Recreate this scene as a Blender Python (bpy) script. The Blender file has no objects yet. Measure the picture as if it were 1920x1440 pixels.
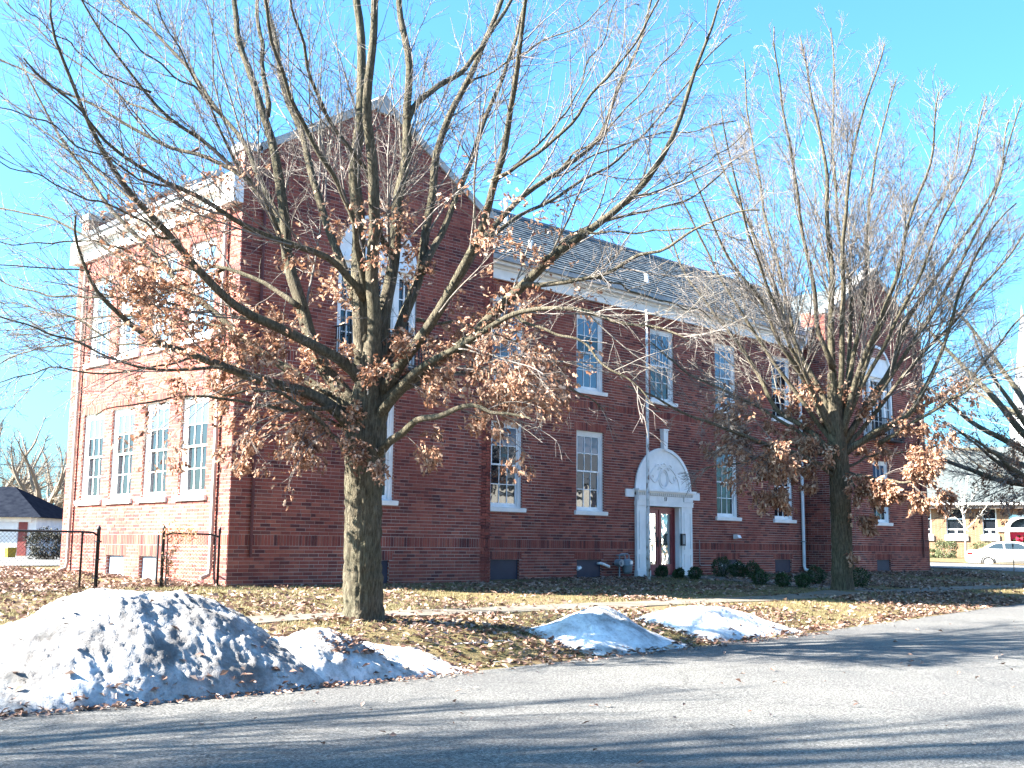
import bpy, math, random
import numpy as np
from mathutils import Vector, Matrix

rng = np.random.default_rng(7)
random.seed(7)
SC = bpy.context.scene
COL = SC.collection

# ------------------------------------------------------------------ camera
CAM = np.array([-12.676, -21.685, 0.883])
YAW, PITCH, ROLL, FPX = 0.7702, 0.1426, 0.010, 2133.85
_f = np.array([math.sin(YAW)*math.cos(PITCH), math.cos(YAW)*math.cos(PITCH), math.sin(PITCH)])
_r0 = np.array([math.cos(YAW), -math.sin(YAW), 0.0]); _u0 = np.cross(_r0, _f)
_r = math.cos(ROLL)*_r0 + math.sin(ROLL)*_u0
_u = -math.sin(ROLL)*_r0 + math.cos(ROLL)*_u0
cam_data = bpy.data.cameras.new('camera')
cam_data.sensor_width = 36.0
cam_data.lens = FPX/1920*36.0
cam_data.clip_start = 0.1
cam_data.clip_end = 3000
cam = bpy.data.objects.new('camera', cam_data); COL.objects.link(cam)
_m = Matrix.Identity(4)
for i in range(3):
    _m[i][0], _m[i][1], _m[i][2], _m[i][3] = _r[i], _u[i], -_f[i], CAM[i]
cam.matrix_world = _m
SC.camera = cam

# ------------------------------------------------------------------ light
SUN_EL = math.radians(33.0)
SUN_AZ = math.atan2(-0.83, 0.557)
EXPOSURE = 3.42
world = bpy.data.worlds.new('World'); SC.world = world; world.use_nodes = True
wn, wl = world.node_tree.nodes, world.node_tree.links
wn.clear()
sky = wn.new('ShaderNodeTexSky'); sky.sky_type = 'NISHITA'; sky.sun_disc = False
sky.sun_elevation = SUN_EL; sky.sun_rotation = SUN_AZ % (2*math.pi)
sky.altitude = 50; sky.air_density = 1.0; sky.dust_density = 2.6; sky.ozone_density = 1.0
hs = wn.new('ShaderNodeMix'); hs.data_type = 'RGBA'; hs.blend_type = 'MULTIPLY'; hs.inputs[0].default_value = 1.0; hs.inputs[7].default_value = (0.38, 0.79, 1.12, 1)
bg = wn.new('ShaderNodeBackground'); bg.inputs[1].default_value = 0.05
wo = wn.new('ShaderNodeOutputWorld')
wl.new(sky.outputs[0], hs.inputs[6]); wl.new(hs.outputs[2], bg.inputs[0]); wl.new(bg.outputs[0], wo.inputs[0])
sl = bpy.data.lights.new('sun', 'SUN'); sl.energy = 5.0; sl.angle = math.radians(0.53); sl.color = (1.0, 0.93, 0.82)
sun = bpy.data.objects.new('sun', sl); COL.objects.link(sun)
sdir = Vector((math.sin(SUN_AZ)*math.cos(SUN_EL), math.cos(SUN_AZ)*math.cos(SUN_EL), math.sin(SUN_EL)))
sun.rotation_euler = sdir.to_track_quat('Z', 'Y').to_euler(); sun.location = (-30, 20, 40)
vs = SC.view_settings
vs.view_transform = 'Standard'; vs.look = 'None'; vs.gamma = 1; vs.exposure = EXPOSURE; vs.use_curve_mapping = False

# ------------------------------------------------------------------ sight-line helpers (used to measure real positions)
def ray(x, y): return _f + _r*((x-960)/FPX) + _u*((720-y)/FPX)
def at(x, y, dep): return CAM + ray(x, y)*dep
def onY(x, y, Y): d = ray(x, y); return CAM + d*((Y-CAM[1])/d[1])
def onX(x, y, X): d = ray(x, y); return CAM + d*((X-CAM[0])/d[0])
def onP(x, y, p, n): d = ray(x, y); return CAM + d*(np.dot(np.array(p)-CAM, n)/np.dot(d, n))

# ------------------------------------------------------------------ noise
def _h(i, j, k):
    n = (i.astype(np.uint32)*np.uint32(374761393) + j.astype(np.uint32)*np.uint32(668265263) + k.astype(np.uint32)*np.uint32(2246822519))
    n = (n ^ (n >> np.uint32(13)))*np.uint32(1274126177); n = n ^ (n >> np.uint32(16))
    return n.astype(np.float64)/4294967295.0
def vnoise(x, y, z):
    x, y, z = np.broadcast_arrays(np.asarray(x, float), np.asarray(y, float), np.asarray(z, float))
    xi, yi, zi = np.floor(x).astype(np.int64), np.floor(y).astype(np.int64), np.floor(z).astype(np.int64)
    fx, fy, fz = x-xi, y-yi, z-zi
    sx, sy, sz = fx*fx*(3-2*fx), fy*fy*(3-2*fy), fz*fz*(3-2*fz)
    def H(a, b, c): return _h(xi+a, yi+b, zi+c)
    c00 = H(0,0,0)*(1-sx)+H(1,0,0)*sx; c10 = H(0,1,0)*(1-sx)+H(1,1,0)*sx
    c01 = H(0,0,1)*(1-sx)+H(1,0,1)*sx; c11 = H(0,1,1)*(1-sx)+H(1,1,1)*sx
    return (c00*(1-sy)+c10*sy)*(1-sz)+(c01*(1-sy)+c11*sy)*sz
def fbm(x, y, z=0.0, oct=4):
    s = 0; a = 0.5
    for o in range(oct):
        s = s + a*vnoise(np.asarray(x)*2**o+17*o, np.asarray(y)*2**o+31*o, np.asarray(z)*2**o+5*o); a *= .5
    return s

# ------------------------------------------------------------------ mesh helpers
class MB:
    def __init__(s): s.v = []; s.f = []; s.n = 0
    def add(s, verts, faces):
        s.v.append(np.asarray(verts, float).reshape(-1, 3)); b = s.n
        s.f += [tuple(int(i)+b for i in fc) for fc in faces]; s.n += len(s.v[-1]); return s
    def box(s, x0, x1, y0, y1, z0, z1):
        return s.add([(x0,y0,z0),(x1,y0,z0),(x1,y1,z0),(x0,y1,z0),(x0,y0,z1),(x1,y0,z1),(x1,y1,z1),(x0,y1,z1)],
              [(0,3,2,1),(4,5,6,7),(0,1,5,4),(1,2,6,5),(2,3,7,6),(3,0,4,7)])
    def quad(s, a, b, c, d): return s.add([a, b, c, d], [(0,1,2,3)])
    def prism(s, poly, fn, d0, d1):      # poly of (u,w); fn(u,w,d)->xyz
        n = len(poly)
        v = [fn(u, w, d0) for u, w in poly]+[fn(u, w, d1) for u, w in poly]
        f = [tuple(range(n)), tuple(range(2*n-1, n-1, -1))]+[(i, (i+1) % n, n+(i+1) % n, n+i) for i in range(n)]
        return s.add(v, f)
    def tube(s, pts, rad, n=8, cap=True):
        pts = np.asarray(pts, float); m = len(pts); rad = np.broadcast_to(np.asarray(rad, float), (m,))
        t = np.gradient(pts, axis=0); t /= np.linalg.norm(t, axis=1)[:, None]+1e-12
        ref = np.array([0, 0, 1.0]) if abs(t[0][2]) < .9 else np.array([1.0, 0, 0])
        a = np.cross(t[0], ref); a /= np.linalg.norm(a); V = []
        th = np.arange(n)*2*math.pi/n
        for i in range(m):
            a = a-t[i]*np.dot(a, t[i]); a /= np.linalg.norm(a)+1e-12; b = np.cross(t[i], a)
            V.append(pts[i]+rad[i]*(np.cos(th)[:, None]*a+np.sin(th)[:, None]*b))
        f = [(i*n+j, i*n+(j+1) % n, (i+1)*n+(j+1) % n, (i+1)*n+j) for i in range(m-1) for j in range(n)]
        if cap: f += [tuple(range(n-1, -1, -1)), tuple((m-1)*n+j for j in range(n))]
        return s.add(np.concatenate(V), f)
    def lathe(s, prof, c, n=16):
        th = np.arange(n)*2*math.pi/n; V = []
        for r, z in prof: V.append(np.stack([c[0]+r*np.cos(th), c[1]+r*np.sin(th), np.full(n, c[2]+z)], 1))
        m = len(prof)
        f = [(i*n+j, i*n+(j+1) % n, (i+1)*n+(j+1) % n, (i+1)*n+j) for i in range(m-1) for j in range(n)]
        f += [tuple(range(n-1, -1, -1)), tuple((m-1)*n+j for j in range(n))]
        return s.add(np.concatenate(V), f)
    def arrays(s): return np.concatenate(s.v) if s.v else np.zeros((0, 3)), s.f
    def build(s, name, mat, parent=None, smooth=False):
        v, f = s.arrays(); return mesh_obj(name, v, f, mat, parent, smooth)

def wloc(o):
    l = Vector((0, 0, 0))
    while o is not None: l += o.location; o = o.parent
    return np.array(l)
def mesh_obj(name, v, f, mat, parent=None, smooth=False):
    v = np.asarray(v, float)
    if parent is not None: v = v-wloc(parent)
    me = bpy.data.meshes.new(name)
    me.from_pydata(v.tolist() if len(v) < 2000 else v, [], f if isinstance(f, list) else f.tolist())
    if smooth: me.polygons.foreach_set('use_smooth', np.ones(len(me.polygons), bool))
    if mat is not None: me.materials.append(mat)
    o = bpy.data.objects.new(name, me); COL.objects.link(o)
    if parent is not None: o.parent = parent
    return o
def link_copy(o, loc=None, parent=None):
    c = o.copy(); COL.objects.link(c)
    if parent is not None: c.parent = parent
    if loc is not None: c.location = loc
    return c
def tag(o, label=None, cat=None, group=None, kind=None):
    if label: o['label'] = label
    if cat: o['category'] = cat
    if group: o['group'] = group
    if kind: o['kind'] = kind
    return o
def thing(name, loc, label, cat, group=None):
    o = bpy.data.objects.new(name, None); COL.objects.link(o); o.location = loc; o.empty_display_size = .2
    return tag(o, label, cat, group)
def copy_tree(o, loc, rotz=0.0, parent=None, scale=1.0):
    c = o.copy(); COL.objects.link(c)
    if parent is None:
        c.location = loc; c.rotation_euler = (0, 0, rotz); c.scale = (scale,)*3
    else: c.parent = parent
    for ch in list(o.children): copy_tree(ch, None, 0, c)
    return c

# ------------------------------------------------------------------ materials
def newmat(name):
    m = bpy.data.materials.new(name); m.use_nodes = True
    nt = m.node_tree; b = nt.nodes['Principled BSDF']
    return m, nt.nodes, nt.links, b
def ramp(N, stops):
    r = N.new('ShaderNodeValToRGB'); e = r.color_ramp.elements
    while len(e) < len(stops): e.new(0.5)
    for k, (p, c) in enumerate(stops): e[k].position = p; e[k].color = (*c, 1)
    return r
def noise(N, L, scale, detail=4, coord='Object', rough=.6, stretch=None):
    t = N.new('ShaderNodeTexCoord'); n = N.new('ShaderNodeTexNoise')
    n.inputs['Scale'].default_value = scale; n.inputs['Detail'].default_value = detail; n.inputs['Roughness'].default_value = rough
    if stretch:
        mp = N.new('ShaderNodeMapping'); mp.inputs['Scale'].default_value = stretch
        L.new(t.outputs[coord], mp.inputs[0]); L.new(mp.outputs[0], n.inputs['Vector'])
    else: L.new(t.outputs[coord], n.inputs['Vector'])
    return n
def bump(N, L, b, height, strength=.4, dist=.01):
    bp = N.new('ShaderNodeBump'); bp.inputs['Strength'].default_value = strength; bp.inputs['Distance'].default_value = dist
    L.new(height, bp.inputs['Height']); L.new(bp.outputs[0], b.inputs['Normal'])
def simple(name, c1, c2=None, scale=3, rough=.7, bs=0, bd=.005, metal=0, detail=5, spec=.3, stretch=None):
    m, N, L, b = newmat(name); b.inputs['Roughness'].default_value = rough; b.inputs['Metallic'].default_value = metal
    b.inputs['Specular IOR Level'].default_value = spec
    n = noise(N, L, scale, detail, stretch=stretch)
    r = ramp(N, [(.35, c1), (.65, c2 or c1)]); L.new(n.outputs['Fac'], r.inputs[0]); L.new(r.outputs[0], b.inputs['Base Color'])
    if bs:
        n2 = noise(N, L, scale*6, 4, stretch=stretch); bump(N, L, b, n2.outputs['Fac'], bs, bd)
    return m
def rand_fac(N, L):
    g = N.new('ShaderNodeNewGeometry'); oi = N.new('ShaderNodeObjectInfo'); ad = N.new('ShaderNodeMath'); ad.operation = 'ADD'
    L.new(g.outputs['Random Per Island'], ad.inputs[0]); L.new(oi.outputs['Random'], ad.inputs[1])
    fr = N.new('ShaderNodeMath'); fr.operation = 'FRACT'; L.new(ad.outputs[0], fr.inputs[0]); return fr.outputs[0]
def mixc(N, L, fac, a, b, mode='MIX'):
    m = N.new('ShaderNodeMix'); m.data_type = 'RGBA'; m.blend_type = mode
    if isinstance(fac, float): m.inputs[0].default_value = fac
    else: L.new(fac, m.inputs[0])
    for s, val in ((6, a), (7, b)):
        if isinstance(val, tuple): m.inputs[s].default_value = (*val, 1)
        else: L.new(val, m.inputs[s])
    return m.outputs[2]

def brick_mat():
    m, N, L, b = newmat('brick_red'); b.inputs['Roughness'].default_value = .85; b.inputs['Specular IOR Level'].default_value = .25
    f = rand_fac(N, L)
    r = ramp(N, [(0, (.09,.032,.033)), (.16, (.17,.047,.04)), (.4, (.27,.078,.058)), (.62, (.23,.064,.05)), (.82, (.32,.11,.078)), (1, (.14,.05,.045))])
    L.new(f, r.inputs[0])
    n = noise(N, L, .55, 5); rr = ramp(N, [(.36, (.62,.58,.62)), (.62, (1.08,1.04,1.0))]); L.new(n.outputs['Fac'], rr.inputs[0])
    c = mixc(N, L, .8, r.outputs[0], rr.outputs[0], 'MULTIPLY')
    n2 = noise(N, L, 14, 5); r2 = ramp(N, [(.3, (.75,.75,.75)), (.7, (1.2,1.15,1.1))]); L.new(n2.outputs['Fac'], r2.inputs[0])
    c = mixc(N, L, .6, c, r2.outputs[0], 'MULTIPLY'); L.new(c, b.inputs['Base Color'])
    n3 = noise(N, L, 60, 4); bump(N, L, b, n3.outputs['Fac'], .35, .004)
    return m
M = {}
M['brick'] = brick_mat()
M['mortar'] = simple('mortar', (.26,.17,.15), (.52,.45,.41), .5, .95, .3, .004)
def brick_tex(name, ax, c1=(.2,.06,.045), c2=(.28,.085,.055), mort=(.5,.46,.42), bw=.256, rh=.0812):
    m, N, L, b = newmat(name); b.inputs['Roughness'].default_value = .9
    t = N.new('ShaderNodeTexCoord'); sp = N.new('ShaderNodeSeparateXYZ'); cb = N.new('ShaderNodeCombineXYZ'); L.new(t.outputs['Object'], sp.inputs[0])
    if ax == 'xy':
        ad = N.new('ShaderNodeMath'); ad.operation = 'ADD'; L.new(sp.outputs[0], ad.inputs[0]); L.new(sp.outputs[1], ad.inputs[1]); L.new(ad.outputs[0], cb.inputs[0])
    else: L.new(sp.outputs[ax], cb.inputs[0])
    L.new(sp.outputs[2], cb.inputs[1])
    bt = N.new('ShaderNodeTexBrick'); bt.inputs['Scale'].default_value = 1; bt.inputs['Brick Width'].default_value = bw; bt.inputs['Row Height'].default_value = rh
    bt.inputs['Mortar Size'].default_value = .007; bt.inputs['Color1'].default_value = (*c1, 1); bt.inputs['Color2'].default_value = (*c2, 1); bt.inputs['Mortar'].default_value = (*mort, 1)
    L.new(cb.outputs[0], bt.inputs[0]); L.new(bt.outputs[0], b.inputs['Base Color'])
    bump(N, L, b, bt.outputs['Fac'], -.5, .006); return m
M['brickret'] = brick_tex('brick_return', 'xy')
M['church'] = brick_tex('church_brick', 'xy', (.13,.062,.030), (.19,.095,.046), (.25,.19,.13), .22, .075)
M['white'] = simple('white_paint', (.66,.67,.67), (.80,.80,.79), 2.2, .55, .1, .003)
M['trimdirty'] = simple('old_white_paint', (.5,.48,.44), (.78,.77,.74), 5, .65, .2, .004)
M['maroon'] = simple('maroon_paint', (.22,.045,.05), (.26,.055,.06), 4, .4)
M['pipepaint'] = simple('pipe_paint_maroon', (.075,.022,.022), (.11,.03,.028), 6, .5)
M['coping'] = simple('stone_coping', (.30,.31,.31), (.42,.43,.42), 3, .85, .3)
M['gutter'] = simple('grey_gutter', (.22,.23,.24), (.34,.35,.35), 3, .5)
M['slatepipe'] = simple('blue_grey_metal', (.10,.12,.15), (.15,.17,.2), 4, .5)
M['tanpipe'] = simple('tan_downspout', (.36,.30,.25), (.45,.38,.32), 3, .5)
M['board'] = simple('navy_board', (.022,.024,.045), (.035,.037,.06), 3, .6)
M['boardblue'] = simple('blue_grey_board', (.30,.34,.42), (.36,.40,.48), 3, .6)
M['black'] = simple('black_iron', (.012,.012,.014), (.03,.03,.034), 8, .5)
M['pvc'] = simple('white_pvc', (.8,.8,.8), (.7,.7,.7), 5, .35)
M['meter'] = simple('meter_grey', (.16,.20,.23), (.22,.26,.29), 6, .45)
M['pole'] = None
M['concrete'] = simple('concrete', (.085,.074,.06), (.135,.12,.098), 2.5, .9, .3, .006)
M['stake'] = simple('rust_stake', (.08,.06,.05), (.12,.09,.07), 10, .8)
def slate_mat():
    m, N, L, b = newmat('slate'); b.inputs['Roughness'].default_value = .62
    r = ramp(N, [(0, (.05,.065,.075)), (.5, (.085,.105,.115)), (1, (.14,.155,.16))]); L.new(rand_fac(N, L), r.inputs[0])
    n = noise(N, L, 5, 5); r2 = ramp(N, [(.3, (.75,.75,.75)), (.7, (1.2,1.2,1.2))]); L.new(n.outputs['Fac'], r2.inputs[0])
    L.new(mixc(N, L, .7, r.outputs[0], r2.outputs[0], 'MULTIPLY'), b.inputs['Base Color'])
    n3 = noise(N, L, 40, 3); bump(N, L, b, n3.outputs['Fac'], .3, .005); return m
M['slate'] = slate_mat()
def glass_mat(name, c=(.012,.016,.02), ior=2.1, rough=.02, wob=.15):
    m, N, L, b = newmat(name); b.inputs['Base Color'].default_value = (*c, 1); b.inputs['Roughness'].default_value = rough
    b.inputs['IOR'].default_value = ior
    n = noise(N, L, 2.2, 2); bump(N, L, b, n.outputs['Fac'], wob, .03); return m
M['glass'] = glass_mat('window_glass', (.010,.013,.018), 1.5)
M['glassup'] = glass_mat('window_glass_sky_blind', (.055,.095,.15), 1.6, .04)  # blue base colour paints in reflected sky as well as pale blinds
M['doorglass'] = glass_mat('door_glass', (.16,.15,.12), 5.0, .03, .35)
def bark_mat(name, c1, c2, c3, sc=9):
    m, N, L, b = newmat(name); b.inputs['Roughness'].default_value = .95; b.inputs['Specular IOR Level'].default_value = .15
    n = noise(N, L, sc, 7, stretch=(1, 1, .15), rough=.68); r = ramp(N, [(.3, c1), (.5, c2), (.72, c3)]); L.new(n.outputs['Fac'], r.inputs[0])
    n2 = noise(N, L, 1.3, 3); r2 = ramp(N, [(.35, (.8,.85,.75)), (.65, (1.1,1.08,1.05))]); L.new(n2.outputs['Fac'], r2.inputs[0])
    L.new(mixc(N, L, .8, r.outputs[0], r2.outputs[0], 'MULTIPLY'), b.inputs['Base Color'])
    n3 = noise(N, L, sc*2.2, 5, stretch=(1, 1, .3)); bump(N, L, b, n3.outputs['Fac'], 1.0, .05); return m
M['bark'] = bark_mat('oak_bark', (.03,.025,.02), (.10,.086,.064), (.19,.17,.13), 34)
M['twig'] = bark_mat('oak_twig', (.10,.085,.085), (.17,.15,.145), (.25,.225,.21), 6)
M['farbark'] = bark_mat('distant_bark', (.12,.10,.09), (.2,.165,.14), (.26,.22,.18), 4)
M['palebark'] = bark_mat('pale_young_bark', (.4,.36,.33), (.52,.48,.45), (.62,.58,.55), 6)
def leaf_mat(name, stops, trans=.35):
    m, N, L, b = newmat(name); b.inputs['Roughness'].default_value = .6; b.inputs['Specular IOR Level'].default_value = .3
    g = N.new('ShaderNodeNewGeometry'); r = ramp(N, stops); L.new(g.outputs['Random Per Island'], r.inputs[0]); L.new(r.outputs[0], b.inputs['Base Color'])
    tr = N.new('ShaderNodeBsdfTranslucent'); L.new(r.outputs[0], tr.inputs[0]); mx = N.new('ShaderNodeMixShader'); mx.inputs[0].default_value = trans
    L.new(b.outputs[0], mx.inputs[1]); L.new(tr.outputs[0], mx.inputs[2]); L.new(mx.outputs[0], N['Material Output'].inputs[0]); return m
M['leaf'] = leaf_mat('dry_oak_leaf', [(0, (.11,.05,.032)), (.3, (.23,.11,.064)), (.6, (.34,.19,.12)), (.85, (.46,.30,.21)), (1, (.54,.40,.31))], .3)
M['litter'] = leaf_mat('fallen_leaf', [(0, (.07,.038,.03)), (.35, (.16,.09,.066)), (.7, (.25,.165,.13)), (1, (.36,.27,.22))], .12)
M['grass'] = leaf_mat('winter_grass', [(0, (.05,.055,.02)), (.3, (.115,.105,.045)), (.65, (.21,.175,.085)), (1, (.30,.25,.14))], .25)
M['shrub'] = leaf_mat('shrub_leaf', [(0, (.012,.03,.012)), (.6, (.03,.06,.022)), (1, (.055,.09,.03))], .15)
M['hedge'] = leaf_mat('hedge_leaf', [(0, (.008,.010,.008)), (.6, (.018,.02,.014)), (1, (.035,.036,.022))], .15)
M['church_shrub'] = leaf_mat('clipped_shrub_leaf', [(0, (.05,.06,.03)), (.6, (.09,.11,.05)), (1, (.15,.14,.07))], .15)
M['vine'] = leaf_mat('dry_vine_leaf', [(0, (.22,.12,.07)), (.6, (.4,.26,.13)), (1, (.5,.36,.2))], .3)

def lawn_mat():
    m, N, L, b = newmat('lawn_soil'); b.inputs['Roughness'].default_value = 1; b.inputs['Specular IOR Level'].default_value = .1
    n = noise(N, L, .9, 8, rough=.7); r = ramp(N, [(.3, (.085,.062,.045)), (.45, (.135,.105,.064)), (.58, (.115,.10,.05)), (.72, (.19,.155,.10))]); L.new(n.outputs['Fac'], r.inputs[0])
    n2 = noise(N, L, 22, 6); r2 = ramp(N, [(.3, (.55,.5,.45)), (.7, (1.35,1.3,1.2))]); L.new(n2.outputs['Fac'], r2.inputs[0])
    L.new(mixc(N, L, .9, r.outputs[0], r2.outputs[0], 'MULTIPLY'), b.inputs['Base Color'])
    bump(N, L, b, n2.outputs['Fac'], .6, .05); return m
M['lawn'] = lawn_mat()
def asphalt_mat(name, base=.19):
    m, N, L, b = newmat(name); b.inputs['Roughness'].default_value = .9; b.inputs['Specular IOR Level'].default_value = .25
    n = noise(N, L, 42, 7, rough=.85); r = ramp(N, [(.40, (base*.12,)*3), (.47, (base*.7, base*.7, base*.7)), (.54, (base*1.25, base*1.25, base*1.22)), (.62, (base*2.9, base*2.87, base*2.75))]); L.new(n.outputs['Fac'], r.inputs[0])
    n2 = noise(N, L, .55, 6); r2 = ramp(N, [(.35, (.78,.78,.8)), (.65, (1.12,1.11,1.08))]); L.new(n2.outputs['Fac'], r2.inputs[0])
    c = mixc(N, L, .9, r.outputs[0], r2.outputs[0], 'MULTIPLY')
    v = N.new('ShaderNodeTexVoronoi'); v.feature = 'DISTANCE_TO_EDGE'; v.inputs['Scale'].default_value = .33
    t = N.new('ShaderNodeTexCoord'); nw = noise(N, L, 1.7, 5); mv = N.new('ShaderNodeMix'); mv.data_type = 'VECTOR'; mv.inputs[0].default_value = .35
    L.new(t.outputs['Object'], mv.inputs[4]); L.new(nw.outputs['Color'], mv.inputs[5]); L.new(mv.outputs[1], v.inputs['Vector'])
    rc = ramp(N, [(0, (.45,.45,.45)), (.006, (1,1,1))]); L.new(v.outputs['Distance'], rc.inputs[0])
    L.new(mixc(N, L, .6, c, rc.outputs[0], 'MULTIPLY'), b.inputs['Base Color'])
    bump(N, L, b, n.outputs['Fac'], .9, .012); return m
M['asphalt'] = asphalt_mat('asphalt', .098)
M['lot'] = asphalt_mat('lot_asphalt', .13)
def snow_mat(stops):
    m, N, L, b = newmat('old_snow'); b.inputs['Roughness'].default_value = .75; b.inputs['Specular IOR Level'].default_value = .3
    n = noise(N, L, 1.5, 7, rough=.65); r = ramp(N, stops); L.new(n.outputs['Fac'], r.inputs[0])
    n2 = noise(N, L, 13, 6, rough=.7); r2 = ramp(N, [(.34, (.42,.40,.39)), (.50, (1,1,1))]); L.new(n2.outputs['Fac'], r2.inputs[0])
    L.new(mixc(N, L, .55, r.outputs[0], r2.outputs[0], 'MULTIPLY'), b.inputs['Base Color'])
    n3 = noise(N, L, 22, 7, rough=.75); bump(N, L, b, n3.outputs['Fac'], 1.0, .05)
    b.inputs['Subsurface Weight'].default_value = .0
    return m
M['snow'] = snow_mat([(.30, (.09,.085,.08)), (.42, (.19,.185,.185)), (.52, (.36,.36,.365)), (.64, (.66,.67,.68))])
M['snowclean'] = snow_mat([(.30, (.14,.13,.125)), (.40, (.34,.335,.33)), (.50, (.60,.60,.61)), (.64, (.82,.83,.84))])
def pole_mat():
    m, N, L, b = newmat('rusty_white_pole'); b.inputs['Roughness'].default_value = .6
    n = noise(N, L, 9, 6, stretch=(1, 1, .5)); r = ramp(N, [(.38, (.13,.085,.06)), (.46, (.5,.5,.5)), (.6, (.62,.64,.66))]); L.new(n.outputs['Fac'], r.inputs[0])
    L.new(r.outputs[0], b.inputs['Base Color']); return m
M['pole'] = pole_mat()

# ------------------------------------------------------------------ terrain
RX = [-2, 2, 5.6, 17, 30, 60]; RZ = [-.73, -.67, -.61, -.42, -.25, 0]
CXk = [6, 18, 40, 80]; CYk = [-10.35, -9.5, -8.3, -8.0]
def road_z(x): return np.interp(x, RX, RZ)
def curb_y(x): return np.interp(x, CXk, CYk)+.12*(fbm(np.asarray(x)*1.1, 3.3, 0, 3)-.45)
def ground(x, y, rough=True):
    x = np.asarray(x, float); y = np.asarray(y, float)
    c = curb_y(x); e = road_z(x)
    l = np.interp(y, [-8.6, -7.3, -6.9, -5.9, -2, 0, 8.5, 60], [-.36, -.29, -.27, -.24, -.06, 0, .16, .2])+np.interp(x, [10, 32, 60], [0, .12, .12])
    mound = .05*np.exp(-((x+1.9)**2+(y+7.3)**2)/.8)+.10*np.exp(-((x-14.6)**2+(y+6.3)**2)/1.6)
    t = np.clip((y-c)/(-8.2-c+1e-6), 0, 1); t = t*t*(3-2*t)
    h = np.where(y < c, e-.12*np.clip((c-y)/.3, 0, 1), np.where(y < -8.2, e+(l-e)*t, l))+mound
    if rough: h = h+np.where(y > c, .035*(fbm(x*1.7, y*1.7, 1.0, 3)-.45)*np.clip((y-c)/.5, 0, 1), 0)
    return h
def grid(name, xs, ys, zf, mat, kind='structure', smooth=True):
    X, Y = np.meshgrid(xs, ys, indexing='ij'); Z = zf(X, Y)
    v = np.stack([X, Y, Z], -1).reshape(-1, 3); nx, ny = len(xs), len(ys)
    i = np.arange(nx-1)[:, None]*ny+np.arange(ny-1)[None]; f = np.stack([i, i+ny, i+ny+1, i+1], -1).reshape(-1, 4)
    return tag(mesh_obj(name, v, f, mat, None, smooth), kind=kind)
xs = np.concatenate([[-900, -300, -120, -60, -30], np.arange(-16, 30, .16), np.arange(30, 60, 1.5), [65, 90, 150, 300, 900]])
ys = np.concatenate([[-300, -120, -60, -30, -20, -14, -12], np.arange(-11, -5, .1), np.arange(-5, 1, .25), np.arange(1, 30, 2), [35, 50, 80, 130, 300, 900]])
grid('ground', xs, ys, ground, M['lawn'])
rx = np.concatenate([[-90, -60, -40, -25], np.arange(-18, 30, .5), np.arange(30, 92, 4)])
def roadf(X, Y): return road_z(X)+.0*Y+.02*(fbm(X*.4, Y*.4, 2, 2)-.4)
v_t = np.linspace(0, 1, 24)
X = np.repeat(rx[:, None], 24, 1); Y = -34+(curb_y(rx)[:, None]+.05+34)*v_t[None]; Z = roadf(X, Y)
i = np.arange(len(rx)-1)[:, None]*24+np.arange(23)[None]; F = np.stack([i, i+24, i+25, i+1], -1).reshape(-1, 4)
tag(mesh_obj('road', np.stack([X, Y, Z], -1).reshape(-1, 3), F, M['asphalt'], None, True), kind='structure')
# sidewalk: concrete slabs, each its own piece
sw_root = bpy.data.objects.new('sidewalk', None); COL.objects.link(sw_root); tag(sw_root, kind='structure')
for k in range(36):
    x0 = -16+k*1.25; a, b_ = x0+.008, x0+1.242; y0, y1 = -6.9, -5.9
    m = MB(); zz = [float(ground(x, y, False))+.02+random.uniform(-.006, .006) for x, y in ((a, y0), (b_, y0), (b_, y1), (a, y1))]
    m.add([(a, y0, zz[0]-.1), (b_, y0, zz[1]-.1), (b_, y1, zz[2]-.1), (a, y1, zz[3]-.1), (a, y0, zz[0]), (b_, y0, zz[1]), (b_, y1, zz[2]), (a, y1, zz[3])],
          [(4,5,6,7), (0,1,5,4), (1,2,6,5), (2,3,7,6), (3,0,4,7)])
    m.build('slab', M['concrete'], sw_root)
wk = bpy.data.objects.new('path', None); COL.objects.link(wk); tag(wk, kind='structure')
for k in range(6):
    y1 = .1-k; y0 = y1-.985; m = MB()
    zz = [float(ground(16, y, False))+.03 for y in (y0, y1)]
    m.add([(15.25, y0, zz[0]-.1), (16.85, y0, zz[0]-.1), (16.85, y1, zz[1]-.1), (15.25, y1, zz[1]-.1), (15.25, y0, zz[0]), (16.85, y0, zz[0]), (16.85, y1, zz[1]), (15.25, y1, zz[1])],
          [(4,5,6,7), (0,1,5,4), (1,2,6,5), (2,3,7,6), (3,0,4,7)]); m.build('slab', M['concrete'], wk)
# parking area behind on the left, cross street on the right
grid('parking_lot', np.linspace(-60, 30, 20), np.linspace(13.5, 36, 8), lambda X, Y: ground(X, Y, False)+.03, M['lot'])
grid('cross_street', np.linspace(36.5, 49, 6), np.linspace(-7, 60, 20), lambda X, Y: ground(X, Y, False)+.03, M['lot'])

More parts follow.
